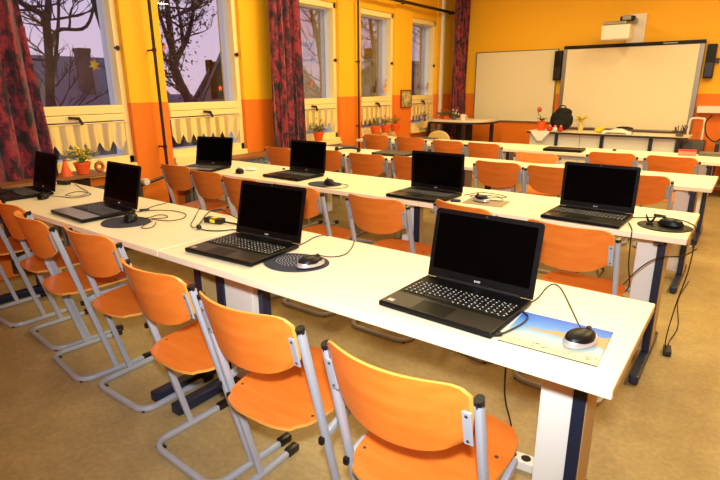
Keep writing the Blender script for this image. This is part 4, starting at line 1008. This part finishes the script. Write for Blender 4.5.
def fc(u, v):
    e, f = 2*u-1, 2*v-1; r = max(0, 1-(e*e+f*f)/1.6)
    return Vector((0.19*e, 0.11*f, 0.003+0.055*r**0.7*(1+0.25*math.sin(9*u+5*v))))
b.grid(fc, 18, 12).build('cloth', M['paper'], q, smooth=True, solid=0.003)
q = empty('black_pouch', (-1.30, 6.98, HT+0.055), -0.12, 'black flat pouch lying on the white cloth', 'pouch')
MB().ball((0, 0, 0.02), 0.10, (1.15, 0.5, 0.22), 14).build('pouch_body', M['bag'], q, smooth=True); MB().box(-0.09, 0.09, -0.052, -0.048, 0.015, 0.02).build('zipper', M['screw'], q)
q = empty('dried_stalks', (-0.62, 6.88, HT), 0, 'bundle of dried stalks and cables at the right end of the front table', 'dried plant')
mb = MB(); R_ = random.Random(8)
for i in range(26):
    a = R_.uniform(0, 6.28); mb.tube([(R_.uniform(-0.03, 0.03), R_.uniform(-0.03, 0.03), 0.0), (0.05*math.cos(a), 0.05*math.sin(a), 0.06), (R_.uniform(0.04, 0.11)*math.cos(a), 0.09*math.sin(a), R_.uniform(0.06, 0.15))], 0.006, 5)
mb.build('stalks', M['greyflat'], q); MB().lathe([(0, 0), (0.04, 0), (0.05, 0.05), (0, 0.05)]).build('bowl', M['radiator'], q, smooth=True)
cable([(-0.30, 6.9, 1.05), (-0.36, 6.95, 0.95), (-0.33, 6.95, 0.8), (-0.22, 6.95, 0.72), (-0.12, 6.95, 0.84), (-0.02, 6.95, 0.97), (0.12, 6.95, 0.98)] , 'black cable loop beside the front table, low on the front wall', 0.008)
q = empty('equipment_cart', (0.10, 7.15, 0), 0, 'dark equipment trolley right of the front table', 'trolley')
for xx in (-0.3, 0.3):
    for yy in (-0.2, 0.2): MB().box(xx-0.015, xx+0.015, yy-0.015, yy+0.015, 0.0, 0.70).build('post', M['navy'], q)
for zz in (0.15, 0.45, 0.70): MB().box(-0.32, 0.32, -0.22, 0.22, zz-0.012, zz+0.012, 0.003).build('tray', M['radiator'], q)

# ------------------------------------------------------------------ corner side table
q = empty('corner_table', (-3.70, 6.95, 0), 0, 'dark side table with flowers in the corner by the far curtain', 'table')
out = [(-0.58, -0.34)]+[(0.00+0.42*math.sin(math.radians(t)), -0.34+0.30*(1-math.cos(math.radians(t)))*1.2) for t in range(0, 91, 15)]+[(0.42, 0.35), (-0.58, 0.35)]
MB().prism(out, 0.865, 0.895, 0.002).build('table_top', M['desk'], q)
MB().prism([(x*1.003, y*1.003-0.001) for x, y in out], 0.835, 0.864).build('apron', M['dwood'], q)
for x, y in ((-0.54, -0.29), (0.10, -0.29), (0.36, 0.22), (-0.54, 0.30)): MB().box(x-0.025, x+0.025, y-0.025, y+0.025, 0, 0.835).build('leg', M['dwood'], q)
MB().box(-0.52, 0.02, 0.20, 0.22, 0.25, 0.835).build('back_panel', M['dwood'], q)
q = empty('white_mug', (-3.68, 6.78, 0.895), 0, 'white mug on the corner table beside the curtain', 'mug')
MB().lathe([(0, 0), (0.04, 0), (0.045, 0.09), (0.040, 0.09), (0.036, 0.01), (0, 0.01)]).build('cup', M['white'], q, smooth=True); MB().tube([(0.043, 0, 0.02), (0.07, 0, 0.03), (0.07, 0, 0.065), (0.043, 0, 0.075)], 0.006).build('handle', M['white'], q)
for k, (x, y, fm, lab) in enumerate(((-4.12, 6.85, 'orange', 'orange flower bunch at the left of the corner table'), (-3.98, 6.78, 'red', 'red flower bunch in the middle of the corner table'), (-3.85, 6.80, 'paper', 'white and grey flower bunch right on the corner table'))):
    pot_plant('flower_bunch', (x, y, 0.895), 0.045, 0.06, lab, M['terracotta'] if k < 2 else M['radiator'], M['leaf'], 50, 0.11, 0.10, M[fm], 50+k, 'flower bunches on the corner table', 'flowers')
pot_plant('potted_plant', (-4.22, 6.48, 0.775), 0.06, 0.10, 'dark leaved plant on the sill of the farthest window', M['pale'], M['bag'], 40, 0.12, 0.18, M['red'], 77)
q = empty('round_backed_chair', (-3.86, 6.30, 0), 0, 'pale round-backed chair in front of the corner table', 'chair')
mb = MB()
def fb(u, v):
    a = PI*u; return Vector((0.21*math.cos(a)*(0.35+0.65*v) , 0.06*math.sin(a*1.0)*0+0.02*v, 0.46+0.29*v*math.sin(a)**0.5 if 0 < u < 1 else 0.46))
mb.grid(fb, 20, 8).build('backrest', M['pale'], q, smooth=True, solid=0.012)
MB().lathe([(0, 0.43), (0.19, 0.43), (0.20, 0.445), (0.18, 0.46), (0, 0.46)]).build('seat', M['pale'], q, smooth=True).location = (0, 0.2, 0)
for sx_ in (-1, 1):
    for sy_ in (0.06, 0.34): MB().tube([(sx_*0.14, sy_, 0.43), (sx_*0.18, sy_+(0.02 if sy_ > 0.2 else -0.02), 0.0)], 0.012).build('leg', M['tube'], q)
q = empty('grey_cushion', (-4.00, 3.98, 0), 0, 'dark grey padded stool by the middle window', 'stool')
MB().box(-0.14, 0.14, -0.19, 0.19, 0.62, 0.71, 0.04, 3).build('cushion', M['radiator'], q, smooth=True)
for sx_ in (-1, 1):
    for sy_ in (-1, 1): MB().tube([(sx_*0.11, sy_*0.15, 0.63), (sx_*0.13, sy_*0.17, 0)], 0.012).build('leg', M['tube'], q)

# ceiling lamp housings
for i, (lx, ly) in enumerate(lamp_xy):
    side = 'window' if lx < -2 else ('middle' if lx < 0 else 'right')
    rowt = {0.2: 'over the nearest desks', 2.7: 'over the middle rows', 5.2: 'over the front rows'}[ly]
    q = empty('ceiling_light', (lx, ly, ZC), 0, 'long fluorescent ceiling light %s, %s side' % (rowt, side), 'ceiling light', 'fluorescent ceiling lights')
    MB().box(-0.15, 0.15, -0.68, 0.68, -0.04, 0.0, 0.004).build('housing', M['white'], q)
    MB().tube([(0.0, -0.62, -0.03), (0.0, 0.62, -0.03)], 0.013).build('tube', M['lamp'], q)
